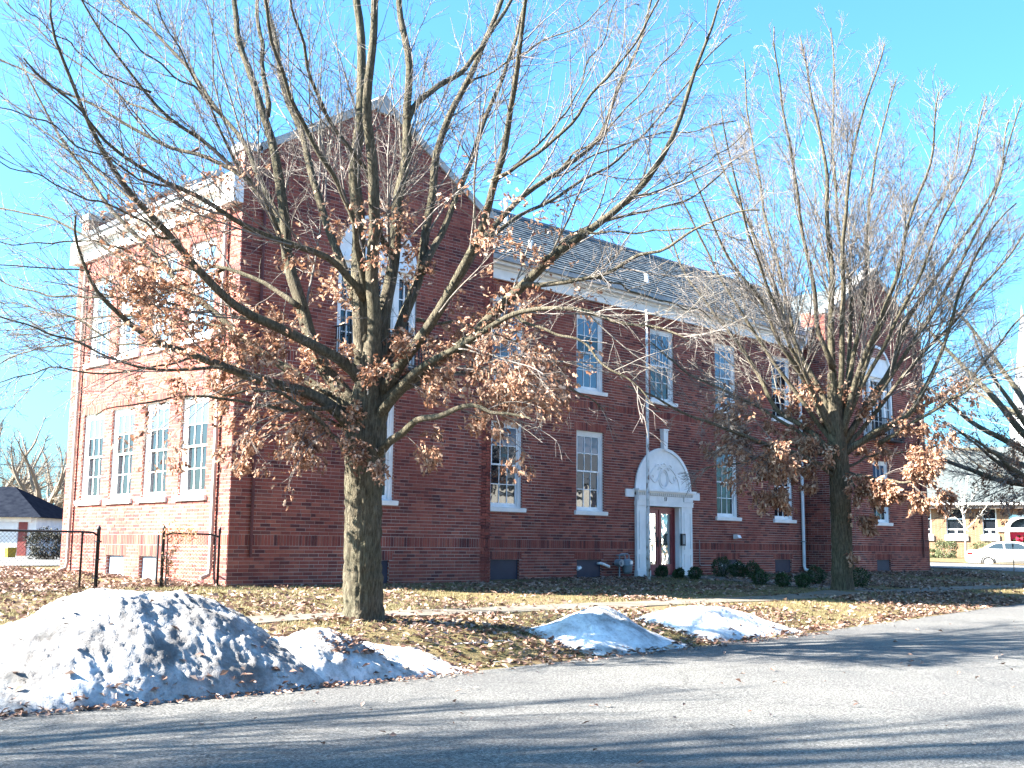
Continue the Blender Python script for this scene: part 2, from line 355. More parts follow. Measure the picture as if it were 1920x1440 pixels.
# ------------------------------------------------------------------ school building
school = thing('school_building', (0, 0, 0), 'long two storey red brick school with gabled wings, grey slate roof and white arched doorway', 'school')
W, XF, RM, LD = 7.62, 32.10, 1.0, 8.47
RH, BL = .0812, .256
def rows(zmax):
    out = []; z = .863; k = 0
    low = []
    while z > -.35: low.append((z-RH, z)); z -= RH
    for a, b in reversed(low): out.append((a, b, 'run'))
    out.append((.863, 1.1066, 'soldier')); z = 1.1066
    while z < zmax:
        if abs(z-5.0042) < .01: out.append((z, z+.2436, 'soldier')); z += .2436
        else: out.append((z, z+RH, 'run')); z += RH
    return out
brick_v, brick_f, bn = [], [], 0
near = []     # candidate single bricks
def sub(iv, a, b):
    o = []
    for p, q in iv:
        if b <= p or a >= q: o.append((p, q))
        else:
            if a > p: o.append((p, a))
            if b < q: o.append((b, q))
    return o
def rect(u0, u1, z0, z1): return ('r', u0, u1, z0, z1)
def blocked(op, z):
    if op[0] == 'r': return (op[1], op[2]) if op[3] <= z <= op[4] else None
    if op[0] == 'a':      # arch: centre, radius, z0, spring, ry
        _, uc, r, z0, zs, ry = op
        if z < z0 or z > zs+ry: return None
        if z <= zs: return (uc-r, uc+r)
        t = (z-zs)/ry; w = r*math.sqrt(max(0, 1-t*t)); return (uc-w, uc+w)
def wall(fn, extent, zmax, openings, lintels=True, name='wall', singles=False, z_low=-.35, ret=.14):
    """mortar bed, brick pieces and reveals; fn(u,z,d)->xyz; extent(z)->(a,b) or None"""
    global bn
    rw = rows(zmax); snap = lambda z: min([r[1] for r in rw], key=lambda q: abs(q-z))
    lin = [rect(o[1]-.1, o[2]+.1, o[4], snap(o[4]+.25)) for o in openings if o[0] == 'r' and len(o) == 5] if lintels else []
    zs = sorted(set([r[0] for r in rw]+[r[1] for r in rw]+[z for o in openings if o[0] == 'r' for z in o[3:5]])); m = MB()
    for a, b in zip(zs[:-1], zs[1:]):
        zm = (a+b)/2; e = extent(zm)
        if e is None or b-a < 1e-5: continue
        iv = [e]
        for o in openings:
            bl = blocked(o, zm)
            if bl: iv = sub(iv, *bl)
        for p, q in iv: m.quad(fn(p, a, 0), fn(q, a, 0), fn(q, b, 0), fn(p, b, 0))
    m.build(name, M['mortar'], school)
    for o in openings:
        if o[0] != 'r': continue
        rm = MB()
        _, u0, u1, z0, z1 = o
        for s in ((u0, z0, u0, z1), (u1, z0, u1, z1), (u0, z1, u1, z1), (u0, z0, u1, z0)):
            rm.quad(fn(s[0], s[1], .005), fn(s[2], s[3], .005), fn(s[2], s[3], -ret), fn(s[0], s[1], -ret))
        rm.build('window_reveal', M['brickret'], school)
    segs = []
    for ri, (a, b, ty) in enumerate(rw):
        zm = (a+b)/2; e = extent(zm)
        if e is None or e[1]-e[0] < .05: continue
        iv = [e]
        for o in openings+lin:
            for zt in ((zm,) if o in lin else (a+.25*(b-a), zm, b-.25*(b-a))):
                bl = blocked(o, zt)
                if bl: iv = sub(iv, *bl)
        segs.append((a, b, ty, iv, ri))
    for l in lin: segs.append((l[3], l[4], 'soldier', [(l[1], l[2])], 0))
    for a, b, ty, iv, ri in segs:
        for p, q in iv:
            if ty == 'soldier':
                n = max(1, round((q-p)/RH)); ed = np.linspace(p, q, n+1)
            elif ri % 6 == 3:
                u = math.floor(p/.384)*.384-.1; ed = [p]; k = 0
                while u < q:
                    u += BL if k % 2 == 0 else BL/2; k += 1
                    if p+.04 < u < q-.04: ed.append(u)
                ed.append(q)
            else:
                off = (ri % 2)*BL/2+((ri*37) % 7)*.004; u = math.floor((p-off)/BL)*BL+off; ed = [p]
                while u < q:
                    if p+.04 < u < q-.04: ed.append(u)
                    u += BL
                ed.append(q)
            j = .0065
            for u0, u1 in zip(ed[:-1], ed[1:]):
                d = .008+random.uniform(-.003, .004)
                w = [fn(u0+j, a+j, 0), fn(u1-j, a+j, 0), fn(u1-j, b-j, 0), fn(u0+j, b-j, 0), fn(u0+j, a+j, d), fn(u1-j, a+j, d), fn(u1-j, b-j, d), fn(u0+j, b-j, d)]
                if singles and ty == 'run' and abs((u1-u0)-BL) < 1e-6 and a > .02:
                    near.append((np.linalg.norm(np.array(w[4])-CAM), w, (u0, a, d))); continue
                brick_v.extend(w); brick_f.extend([(bn+4, bn+5, bn+6, bn+7), (bn, bn+1, bn+5, bn+4), (bn+1, bn+2, bn+6, bn+5), (bn+2, bn+3, bn+7, bn+6), (bn+3, bn, bn+4, bn+7)]); bn += 8
front = lambda y0: (lambda u, z, d: (u, y0-d, z))
leftf = lambda x0: (lambda u, z, d: (x0-d, u, z))
KZ, AZ = 9.62, 11.72
def gable_ext(x0):
    def e(z):
        if z < KZ: return (x0, x0+W)
        t = (z-KZ)/(AZ-KZ)
        if t >= 1: return None
        return (x0+.3+t*(W/2-.3), x0+W-.3-t*(W/2-.3))
    return e
WW, B1, H1, B2, H2 = 1.22, 1.96, 4.34, 5.56, 7.90
RE = [9.76, 13.22, 16.69, 20.17, 23.62]      # right edges of the main front's windows
ops = []
for k, xr in enumerate(RE):
    if k != 2: ops.append(rect(xr-WW, xr, B1, H1))
    ops.append(rect(xr-WW, xr, B2, H2))
BOARDS = [(8.58, 9.66), (12.02, 13.1), (18.98, 20.1), (22.36, 23.42)]
for a, b in BOARDS: ops.append(rect(a, b, -.12, .55))
DX = 16.05
ops.append(('a', DX, 1.40, -.3, 2.70, 1.33))
wall(front(RM), lambda z: (W, 24.48), 8.34, ops, name='front_wall')
def gable_ops(xc): return [rect(xc-.61, xc+.61, B1, H1), rect(xc-.53, xc+.53, -.12, .55), ('a', xc, 1.19, 5.2, 7.70, 1.19)]
wall(front(0), gable_ext(0), 11.75, gable_ops(3.81), name='gable_wall', singles=True)
wall(front(0), gable_ext(24.48), 11.75, gable_ops(28.29), name='gable_wall')
LWIN = [2.285, 4.09, 5.85, 7.54]; LW = 1.22
lops = []
for y in LWIN: lops += [rect(y-LW, y, B1, 4.22), rect(y-LW, y, B2, 7.85)]
for y in (3.98, 5.74): lops.append(rect(y-.95, y, -.05, .6))
wall(leftf(0), lambda z: (0, LD), 8.42, lops, name='side_wall')
wall(leftf(24.48), lambda z: (0, RM), 9.7, [], name='return_wall')
# individual bricks nearest the street corner
near.sort(key=lambda t: t[0])
near_s, rest = near[:300], near[300:]
for _, w, _k in rest:
    brick_v.extend(w); brick_f.extend([(bn+4, bn+5, bn+6, bn+7), (bn, bn+1, bn+5, bn+4), (bn+1, bn+2, bn+6, bn+5), (bn+2, bn+3, bn+7, bn+6), (bn+3, bn, bn+4, bn+7)]); bn += 8
tag(mesh_obj('brickwork', np.array(brick_v), brick_f, M['brick'], school), kind='stuff')
j = .0065; b0 = MB().box(j, BL-j, -.011, 0, j, RH-j).build('brick', M['brick'], school)
for k, (_, w, (u, a, d)) in enumerate(near_s):
    o = b0 if k == 0 else link_copy(b0)
    o.location = (u, .003-random.uniform(0, .005), a)

# plain walls behind (back, ends, parapet returns)
m = MB()
m.box(W-.35, W-.01, .0, RM+.1, -.3, 9.6)
m.quad((XF, 0, -.3), (XF, LD, -.3), (XF, LD, 9.4), (XF, 0, 9.4)); m.quad((0, LD, -.3), (XF, LD, -.3), (XF, LD, 8.9), (0, LD, 8.9))
m.quad((W, RM, 8.34), (24.48, RM, 8.34), (24.48, RM, 8.9), (W, RM, 8.9)); m.quad((0, .0, 8.42), (0, LD, 8.42), (0, LD, 8.95), (0, 0, 8.95))
for x0 in (0, 24.48):
    for y0 in (.02, 8.03):
        poly = [(x0, 8.4), (x0+W, 8.4), (x0+W, KZ), (x0+W-.3, KZ), (x0+W/2, AZ-.02), (x0+.3, KZ), (x0, KZ)]
        m.prism(poly, lambda u, w, d: (u, d, w), y0, y0+.42)
m.build('parapet', M['brickret'], school)
# copings
for x0 in (0, 24.48):
    for yb in (-.05, 7.98):
        cp = MB(); y0, y1 = yb, yb+.55
        for s in (0, 1):
            X = lambda t: x0+t if s == 0 else x0+W-t
            cp.prism([(X(-.05), KZ), (X(.42), KZ), (X(.42), KZ+.16), (X(-.05), KZ+.18)], lambda u, w, d: (u, d, w), y0, y1)
            cp.prism([(X(.34), KZ+.02), (X(W/2), AZ+.0), (X(W/2), AZ+.24), (X(.34), KZ+.22)], lambda u, w, d: (u, d, w), y0, y1)
        cp.prism([(x0+W/2-.22, AZ-.22), (x0+W/2+.22, AZ-.22), (x0+W/2+.2, AZ+.16), (x0+W/2, AZ+.29), (x0+W/2-.2, AZ+.16)], lambda u, w, d: (u, d, w), y0-.015, y1+.015)
        cp.build('coping', M['coping'], school)
# cornices
m = MB(); m.box(W+.002, 24.475, RM-.10, RM, 8.32, 8.66); m.box(W+.002, 24.475, RM-.16, RM-.1, 8.60, 8.68); m.box(W+.002, 24.475, RM-.34, RM+.02, 8.68, 8.76); m.build('cornice', M['white'], school)
m = MB(); m.box(W+.002, 24.475, RM-.46, RM-.32, 8.76, 8.90); m.build('gutter', M['gutter'], school)
for x0, sg in ((0, -1), (XF, 1)):
    m = MB()
    def bx(d0, d1, y0, y1, z0, z1):
        a, b = sorted((x0+sg*d0, x0+sg*d1)); m.box(a, b, y0, y1, z0, z1)
    bx(0, .10, .0, LD, 8.40, 8.74); bx(0, .17, -.012, LD, 8.74, 8.80); bx(0, .34, .62, LD-.3, 8.80, 8.92); bx(0, .26, -.02, .6, 8.38, 8.98); bx(0, .26, LD-.4, LD+.02, 8.38, 8.98); bx(0, .3, -.04, .62, 8.98, 9.04)
    m.build('cornice', M['white'], school)
    m = MB(); bx(.2, .40, .64, LD-.42, 8.921, 9.04); m.build('gutter', M['slatepipe'], school)
# roofs of slates
def slates(name, o, du, dv, nlen, slen, cut=None, mat='slate'):
    """o eave corner; du unit along eave; dv unit up the slope"""
    o, du, dv = np.array(o, float), np.array(du, float), np.array(dv, float); nn = np.cross(du, dv); nn /= np.linalg.norm(nn)
    if nn[2] < 0: nn = -nn
    V, Fs = [], []; e = .23; w = .30; r = 0; s = 0.0
    while s < slen:
        u = -(r % 2)*w/2
        while u < nlen:
            a, b = max(0, u+.004), min(nlen, u+w-.004); u += w
            if b-a < .03: continue
            jj = random.uniform(-.006, .006); s0 = s+jj; s1 = min(slen, s+e*1.25)
            if cut and not cut((o+du*(a+b)/2+dv*s)): continue
            base = len(V); h0, h1 = .034+random.uniform(0, .010), .004
            for (uu, ss, hh) in ((a, s0, h0), (b, s0, h0), (b, s1, h1), (a, s1, h1), (a, s0, 0), (b, s0, 0)):
                V.append(o+du*uu+dv*ss+nn*hh)
            Fs += [(base, base+1, base+2, base+3), (base+4, base+5, base+1, base)]
        s += e; r += 1
    tag(mesh_obj('slates', np.array(V), Fs, M[mat], school), kind='stuff')
    c = [o-nn*.01, o+du*nlen-nn*.01, o+du*nlen+dv*slen-nn*.01, o+dv*slen-nn*.01]
    MB().quad(*c).build('roof', M['slatepipe'], school)
RY, RZm = 4.15, 11.55
ev = np.array([0, RM-.45, 8.90]); dv = np.array([0, RY-(RM-.45), RZm-8.90]); sl_ = np.linalg.norm(dv); dv /= sl_
slates('roof', (W-3.5, RM-.45, 8.90), (1, 0, 0), dv, 24.48-W+7, sl_, cut=lambda p: not ((p[0] < W-.02 and p[2] < 8.98+(W+.2-p[0])*.62) or (p[0] > 24.5 and p[2] < 8.98+(p[0]-24.3)*.62)))
dvb = np.array([0, -dv[1], dv[2]]); MB().quad((3.9, LD-.1, 8.75), (28.2, LD-.1, 8.75), (28.2, RY, RZm), (3.9, RY, RZm)).build('roof', M['slate'], school)
WZ = 11.42
for x0 in (0, 24.48):
    for sg in (0, 1):
        e0 = (x0-.3, .42, 8.96) if sg == 0 else (x0+W+.3, .42, 8.96)
        d = np.array([(W/2+.3)*(1 if sg == 0 else -1), 0, WZ-8.96]); n_ = np.linalg.norm(d); d /= n_
        ct = None
        slates('roof', e0, (0, 1, 0), d, 7.65, n_, ct)
m = MB(); m.box(W-2.6, 24.48+2.6, RY-.1, RY+.1, RZm-.02, RZm+.06)
m.build('roof_ridge', M['slatepipe'], school)
for (px, py, yy, h, r) in ((949, 402, 3.2, .5, .06), (995, 470, 1.6, .3, .05), (1213, 533, 1.3, .35, .06)):
    p = onY(px, py, yy); MB().lathe([(r, -.5), (r, h-.06), (r*1.5, h-.05), (r*1.5, h)], p, 10).build('vent_pipe', M['pvc'], school)

# ---- windows
def win_parts(w, h, glass_hi, glass_lo, sill=True):
    root = MB()
    d0, d1 = .08, .20
    root.box(0, .10, d0, d1, 0, h); root.box(w-.10, w, d0, d1, 0, h); root.box(.1, w-.1, d0, d1, h-.11, h); root.box(.1, w-.1, d0+.01, d1, 0, .05)
    root.box(-.0, .035, d0-.025, d0-.001, 0, h); root.box(w-.035, w, d0-.025, d0-.001, 0, h); root.box(.036, w-.036, d0-.025, d0-.001, h-.04, h)
    fr = root.build('window', M['white'], None)
    mid = h*.5; lo, hi = .05, h-.11
    kids = []
    def sash(y, z0, z1, rail_b, rail_t, gl, top=None):
        m = MB(); t = .03; a, b = .101, w-.101
        m.box(a, a+.05, y, y+t, z0, z1); m.box(b-.05, b, y, y+t, z0, z1); m.box(a+.05, b-.05, y, y+t, z0, z0+rail_b); m.box(a+.05, b-.05, y, y+t, z1-rail_t, z1)
        iw = (b-a-.1); ih = z1-z0-rail_b-rail_t; mt = .022
        for k in (1, 2):
            c = a+.05+iw*k/3; m.box(c-mt/2, c+mt/2, y+.001, y+t-.004, z0+rail_b, z1-rail_t)
        c = z0+rail_b+ih/2; m.box(a+.05, b-.05, y+.003, y+t-.006, c-mt/2, c+mt/2)
        kids.append(m.build('sash', M['white'], fr))
        pw, ph = iw/3, ih/2
        for ci in range(3):
            for rj in range(2):
                q = MB(); q.quad((-pw/2, 0, -ph/2), (pw/2, 0, -ph/2), (pw/2, 0, ph/2), (-pw/2, 0, ph/2))
                p = q.build('pane', M[(top or gl) if rj == 1 else gl], None); p.parent = fr
                p.location = (a+.05+pw*(ci+.5), y+t*.6, z0+rail_b+ph*(rj+.5)); p.rotation_euler = (random.uniform(-.012, .012), 0, random.uniform(-.012, .012)); kids.append(p)
    sash(.135, lo, mid+.02, .085, .045, glass_lo); sash(.10, mid-.025, hi, .045, .05, glass_hi, 'glassup')  # top pane row takes the blue that imitates sky reflection
    if sill:
        m = MB(); m.prism([(-.09, .0), (.13, .03), (.13, -.03), (.0, -.045), (.0, -.11), (-.075, -.11)], lambda u, w_, d: (d, u, w_), -.10, w+.10); kids.append(m.build('sill', M['white'], fr))
    return fr
protos = {}
def put_window(key, w, h, gh, gl, loc, rot=0):
    k = (key, gh, gl, w, round(h, 3))
    if k not in protos:
        fr = win_parts(w, h, gh, gl); protos[k] = fr; o = fr
    else:
        o = protos[k].copy(); COL.objects.link(o)
        for ch in protos[k].children:
            c = ch.copy(); COL.objects.link(c); c.parent = o
            if c.name.startswith('pane'): c.rotation_euler = (random.uniform(-.012, .012), 0, random.uniform(-.012, .012))
    o.parent = school; o.location = loc; o.rotation_euler = (0, 0, rot); return o
for k, xr in enumerate(RE):
    if k != 2: put_window('lo', WW, H1-B1, 'glass', 'glass', (xr-WW, RM, B1))
    put_window('up', WW, H2-B2, ['glassup', 'glass', 'glassup', 'glassup', 'glass'][k], ['glassup', 'glassup', 'glass', 'glassup', 'glass'][k], (xr-WW, RM, B2))
for xc in (3.81, 28.29): put_window('lo', WW, H1-B1, 'glass', 'glass', (xc-.61, 0, B1))
for y in LWIN:
    put_window('side', LW, 4.22-B1, 'glass', 'glass', (0, y, B1), -math.pi/2); put_window('side', LW, 7.85-B2, 'glassup', 'glassup', (0, y, B2), -math.pi/2)
# arched balcony window on each gable
def arch_window(xc):
    m = MB(); y = .07
    def half(r, ry, z0, n=20): return [(xc+r*math.cos(t), z0+ry*math.sin(t)) for t in np.linspace(0, math.pi, n)]
    F_ = lambda u, w, d: (u, d, w)
    m.prism(half(1.19, 1.19, 7.70), F_, .06, .2)
    root = m.build('arched_window', M['white'], school)
    m = MB()
    o, i_ = half(1.19, 1.19, 7.70), half(1.09, 1.09, 7.70)
    for k in range(len(o)-1): m.prism([o[k], o[k+1], i_[k+1], i_[k]], F_, -.01, .06)
    m.box(xc-1.19, xc+1.19, -.04, .12, 7.60, 7.70); m.build('arch_moulding', M['white'], root)
    for a, b in ((-1.19, -1.07), (-.66, -.50), (.50, .66), (1.07, 1.19)): MB().box(xc+a, xc+b, .03, .2, 5.2, 7.6).build('pilaster', M['white'], root)
    MB().box(xc-1.07, xc+1.07, .05, .2, 7.45, 7.6).build('head_board', M['white'], root)
    for a, b in ((-1.07, -.66), (-.5, .5), (.66, 1.07)):
        m = MB(); nx = 3 if b-a > .8 else 2; m.box(xc+a, xc+b, .09, .13, 5.2, 5.42)
        for k in range(nx+1):
            c = xc+a+(b-a)*k/nx; m.box(c-.018, c+.018, .085, .12, 5.42, 7.45)
        for zz in (5.9, 6.42, 6.94): m.box(xc+a, xc+b, .088, .118, zz-.014, zz+.014)
        m.build('sash', M['white'], root)
        q = MB(); q.quad((xc+a, .125, 5.42), (xc+b, .125, 5.42), (xc+b, .125, 7.45), (xc+a, .125, 7.45)); q.build('pane', M['glass'], root)
    # iron balconette
    m = MB(); x0, x1, yo = xc-1.25, xc+1.25, -.42
    for zz in (5.22, 5.95):
        m.box(x0, x1, yo-.015, yo+.015, zz-.015, zz+.015); m.box(x0-.015, x0+.015, yo+.016, .0, zz-.015, zz+.015); m.box(x1-.015, x1+.015, yo+.016, .0, zz-.015, zz+.015)
    for k in range(26):
        c = x0+(x1-x0)*k/25; m.box(c-.009, c+.009, yo-.009, yo+.009, 5.235, 5.935)
    for k in range(1, 5):
        c = yo+(-yo)*k/5
        for xx in (x0, x1): m.box(xx-.009, xx+.009, c-.009, c+.009, 5.235, 5.935)
    m.box(x0, x1, yo+.02, 0, 5.10, 5.18)
    m.build('balcony_railing', M['black'], school)
for xc in (3.81, 28.29): arch_window(xc)
# basement boards and small fittings
for a, b in BOARDS: MB().box(a, b, RM+.05, RM+.1, -.12, .55).build('basement_board', M['board'], school)
for xc in (3.81, 28.29): MB().box(xc-.53, xc+.53, .05, .1, -.12, .55).build('basement_board', M['board'], school)
for y in (3.98, 5.74): MB().box(.08, .13, y-.95, y, -.05, .6).build('basement_board', M['boardblue'], school)
for (x, z, ang) in ((13.0, .44, .35), (12.1, .33, -.3), (20.02, .42, .3), (19.1, .40, -.3)):
    m = MB(); s = 1 if ang > 0 else -1; L_ = .26 if ang > 0 else .13
    m.tube([(x, RM+.06, z), (x, RM-.06, z), (x+s*.03, RM-.11, z-.01), (x+s*(.05+L_), RM-.13, z-.02-L_*.3)], .04, 10); m.build('vent_elbow', M['pvc'], school)
# drain pipes
def downspout(name, pts, r, mat): MB().tube(pts, r, 8).build(name, mat, school)
downspout('downspout', [(24.15, RM-.40, 8.78), (24.15, RM-.38, 8.5), (24.13, RM-.10, 8.2), (24.13, RM-.09, 5), (24.13, RM-.09, .32), (24.14, RM-.12, .2), (24.2, RM-.3, .12)], .058, M['white'])
downspout('downspout', [(.53, -.06, 9.2), (.53, -.06, 5), (.53, -.06, .62)], .034, M['pipepaint'])
downspout('downspout', [(31.5, -.06, 9.2), (31.5, -.06, 5), (31.5, -.06, .62)], .034, M['pipepaint'])
for y in (.55, 7.85): downspout('downspout', [(-.3, y, 8.95), (-.28, y, 8.6), (-.08, y, 8.2), (-.08, y, 4), (-.08, y, .38), (-.11, y, .24), (-.3, y, .16)], .052, M['tanpipe'])
for y in (.55, 7.85):
    pass
m = MB()
for z in (1.2, 3.2, 5.2, 7.2): m.box(24.06, 24.20, RM-.155, RM-.0, z-.02, z+.02)
m.build('pipe_strap', M['gutter'], school)
# conduit and lamp
cz = onY(1310, 1013, RM); cb_ = onY(1312, 1060, RM); ce = onY(1350, 1061, RM)
MB().tube([(cz[0], RM-.03, cz[2]), (cz[0], RM-.03, cb_[2]+.06), (cz[0]+.03, RM-.03, cb_[2]+.01), (cz[0]+.1, RM-.03, cb_[2]), (ce[0]+.3, RM-.03, cb_[2])], .014, 6).build('conduit', M['gutter'], school)
lp = onY(1376, 1006, RM)
wl_ = thing('wall_lamp', (lp[0], RM, lp[2]), 'small pale floodlight fixed to the brick wall below the window right of the doorway', 'wall lamp')
m = MB(); m.box(lp[0]-.06, lp[0]+.06, RM-.04, RM-.005, lp[2]-.06, lp[2]+.06); m.build('back_plate', M['gutter'], wl_)
m = MB(); m.prism([(-.04, .07), (-.2, .05), (-.26, -.05), (-.04, -.09)], lambda u, w, d: (d, RM+u, lp[2]+w), lp[0]-.09, lp[0]+.09); m.build('lamp_hood', M['pvc'], wl_)

# ---- doorway
P0 = RM
dw = MB()
for s in (-1, 1):
    a, b = sorted((DX+s*.84, DX+s*1.40)); dw.box(a, b, P0-.10, P0+.22, .22, 2.21)
surround = dw.build('door_surround', M['white'], school)
for s in (-1, 1):
    m = MB(); a, b = sorted((DX+s*.80, DX+s*1.43)); m.box(a, b, P0-.15, P0+.1, .02, .219)
    a, b = sorted((DX+s*.78, DX+s*.86)); m.box(a, b, P0-.05, P0+.22, .22, 2.19)
    a, b = sorted((DX+s*.95, DX+s*1.30))
    for z0, z1 in ((.30, .72), (.86, 2.05)):
        m.box(a, b, P0-.118, P0-.101, z0, z0+.03); m.box(a, b, P0-.118, P0-.101, z1-.03, z1); m.box(a, a+.03, P0-.118, P0-.101, z0+.03, z1-.03); m.box(b-.03, b, P0-.118, P0-.101, z0+.03, z1-.03)
    m.build('pilaster', M['white'], surround)
m = MB(); m.box(DX-1.42, DX+1.42, P0-.13, P0+.2, 2.211, 2.35); m.box(DX-1.40, DX+1.40, P0-.11, P0+.2, 2.35, 2.53); m.box(DX-1.43, DX+1.43, P0-.16, P0+.1, 2.62, 2.66); m.box(DX-1.47, DX+1.47, P0-.24, P0+.1, 2.66, 2.73)
m.box(DX-1.44, DX+1.44, P0-.145, P0-.1, 2.34, 2.365)
for s in (-1, 1):
    a, b = sorted((DX+s*.92, DX+s*1.38)); m.box(a, b, P0-.15, P0-.1, 2.38, 2.53)
m.build('lintel', M['white'], surround)
d0 = MB().box(-.028, .028, P0-.155, P0-.05, 2.54, 2.62).build('dentil', M['white'], None); d0.parent = surround
for k in range(27):
    o = d0 if k == 0 else link_copy(d0); o.location = (DX-1.37+k*2.74/26, 0, 0)
m = MB(); F_ = lambda u, w, d: (u, d, w)
def hell(r, ry, n=28, z0=2.73): return [(DX+r*math.cos(t), z0+ry*math.sin(t)) for t in np.linspace(0, math.pi, n)]
m.prism(hell(1.36, 1.30), F_, P0-.03, P0+.15)
tymp = m.build('tympanum', M['white'], surround)
for (ro, ri, yo) in ((1.41, 1.31, -.07), (.86, .80, -.055)):
    m = MB()
    o, i_ = hell(ro, ro*.95), hell(ri, ri*.95)
    for k in range(len(o)-1): m.prism([o[k], o[k+1], i_[k+1], i_[k]], F_, P0+yo, P0-.02)
    m.build('arch_moulding', M['white'], surround)
m = MB()
def curve(pts, r=.02): m.tube([(DX+a, P0-.04, 2.73+b) for a, b in pts], r, 6)
el = [(.24*math.cos(t), .36+.30*math.sin(t)) for t in np.linspace(0, 2*math.pi, 22)]; curve(el, .022)
el = [(.17*math.cos(t), .36+.22*math.sin(t)) for t in np.linspace(0, 2*math.pi, 18)]; curve(el, .014)
for s in (-1, 1):
    curve([(s*(.30+.12*math.cos(t)*(1-k*.03)), .72+.09*math.sin(t)) for k, t in enumerate(np.linspace(0, 4.5, 12))], .018)
    curve([(s*(.25+.40*t), .38-.14*math.sin(t*3.1)) for t in np.linspace(0, 1, 10)], .026)
    curve([(s*(.58+.07*math.cos(t)), .40+.07*math.sin(t)) for t in np.linspace(0, 6.28, 12)], .02)
    curve([(s*(.05+.22*t), .66+.16*t-.1*t*t) for t in np.linspace(0, 1, 7)], .02)
curve([(-.12, .80), (0, .86), (.12, .80)], .03)
m.build('carved_shield', M['white'], surround)
m = MB(); m.prism([(DX-.085, 4.02), (DX+.085, 4.02), (DX+.12, 4.62), (DX-.12, 4.62)], F_, P0-.15, P0+.05); m.box(DX-.14, DX+.14, P0-.18, P0+.05, 4.621, 4.67); m.build('keystone', M['white'], surround)
for s in (-1, 1):
    a, b = sorted((DX+s*1.475, DX+s*1.86)); MB().box(a, b, P0-.07, P0+.05, 2.46, 2.70).build('impost_block', M['white'], surround)
# house number 17
m = MB(); zc = 2.44; y0 = P0-.125
m.box(DX-.045, DX-.03, y0, y0+.012, zc-.06, zc+.06); m.prism([(DX-.03, zc+.06), (DX-.045, zc+.06), (DX-.07, zc+.035), (DX-.06, zc+.025)], F_, y0, y0+.012)
m.box(DX+.0, DX+.06, y0, y0+.012, zc+.045, zc+.06); m.prism([(DX+.06, zc+.045), (DX+.045, zc+.045), (DX+.012, zc-.06), (DX+.03, zc-.06)], F_, y0, y0+.012)
m.build('house_number', M['black'], surround)
# doors
yd = P0+.16
m = MB(); m.box(DX-.78, DX-.72, yd-.03, yd+.06, .06, 2.19); m.box(DX+.72, DX+.78, yd-.03, yd+.06, .06, 2.19); m.box(DX-.72, DX+.72, yd-.03, yd+.06, 2.12, 2.19)
door = m.build('double_door', M['maroon'], school)
for s in (-1, 1):
    a, b = sorted((DX+s*.012, DX+s*.715)); g0, g1 = a+.11, b-.11; m = MB()
    m.box(a, g0, yd, yd+.045, .07, 2.11); m.box(g1, b, yd, yd+.045, .07, 2.11); m.box(g0, g1, yd, yd+.045, .07, .40); m.box(g0, g1, yd, yd+.045, 1.99, 2.11); m.build('door_leaf', M['maroon'], door)
    q = MB(); q.quad((g0, yd+.03, .4), (g1, yd+.03, .4), (g1, yd+.03, 1.99), (g0, yd+.03, 1.99)); q.build('pane', M['doorglass'], door)
    m = MB(); hx = DX+s*.08; m.box(hx-.02, hx+.02, yd-.02, yd-.001, .95, 1.25); m.tube([(hx, yd-.02, 1.12), (hx, yd-.08, 1.12), (hx+s*.13, yd-.08, 1.12)], .012, 6); m.build('handle', M['black'], door)
MB().box(DX-.02, DX+.02, yd-.03, yd-.001, .07, 2.11).build('astragal', M['maroon'], door)
m = MB(); m.box(DX-1.6, DX+1.6, .12, P0-.16, -.2, .045); m.box(DX-.8, DX+.8, P0-.159, yd+.1, -.2, .055); m.build('doorstep', M['concrete'], school)
mbp = onY(1279, 1012, P0-.12)
mb_ = thing('mailbox', (mbp[0], P0-.12, mbp[2]), 'small dark box mounted on the white pilaster right of the red double door', 'mailbox')
m = MB(); m.box(mbp[0]-.10, mbp[0]+.10, P0-.19, P0-.119, mbp[2]-.19, mbp[2]+.19); m.build('box_body', M['black'], mb_)
m = MB(); m.box(mbp[0]-.06, mbp[0]+.06, P0-.2, P0-.191, mbp[2]-.14, mbp[2]+.14); m.build('front_panel', M['meter'], mb_)
# gas meter
gp = onY(1176, 1066, RM-.28); gx, gy = gp[0], RM-.28
gm = thing('gas_meter', (gx, gy, 0), 'grey gas meter on pipes against the brick left of the white doorway', 'gas meter')
m = MB(); m.lathe([(.02, .12), (.11, .14), (.15, .22), (.155, .36), (.165, .37), (.165, .40), (.155, .41), (.155, .50), (.12, .56), (.03, .58)], (gx, gy, 0), 16); m.build('meter_body', M['meter'], gm, True)
m = MB(); m.box(gx-.05, gx+.05, gy-.18, gy-.14, .42, .52); m.build('dial', M['pvc'], gm)
rgx = gx-.36
m = MB(); m.tube([(gx+.08, gy, .5), (gx+.08, gy, .68), (gx+.02, gy, .72), (rgx+.1, gy, .72), (rgx, gy, .70), (rgx, gy, .5)], .022, 8); m.tube([(gx-.09, gy, .5), (gx-.09, gy, .66), (gx-.14, gy, .68), (gx-.2, gy+.1, .68), (gx-.2, gy+.26, .68)], .022, 8)
m.tube([(rgx, gy, .5), (rgx, gy, .3), (rgx, gy, -.1)], .022, 8); m.build('pipe', M['meter'], gm)
m = MB(); m.tube([(rgx-.01, gy-.1, .46), (rgx-.01, gy+.1, .46)], .11, 16); m.tube([(rgx-.01, gy-.13, .46), (rgx-.01, gy-.1, .46)], .05, 12); m.build('regulator', M['meter'], gm, False)
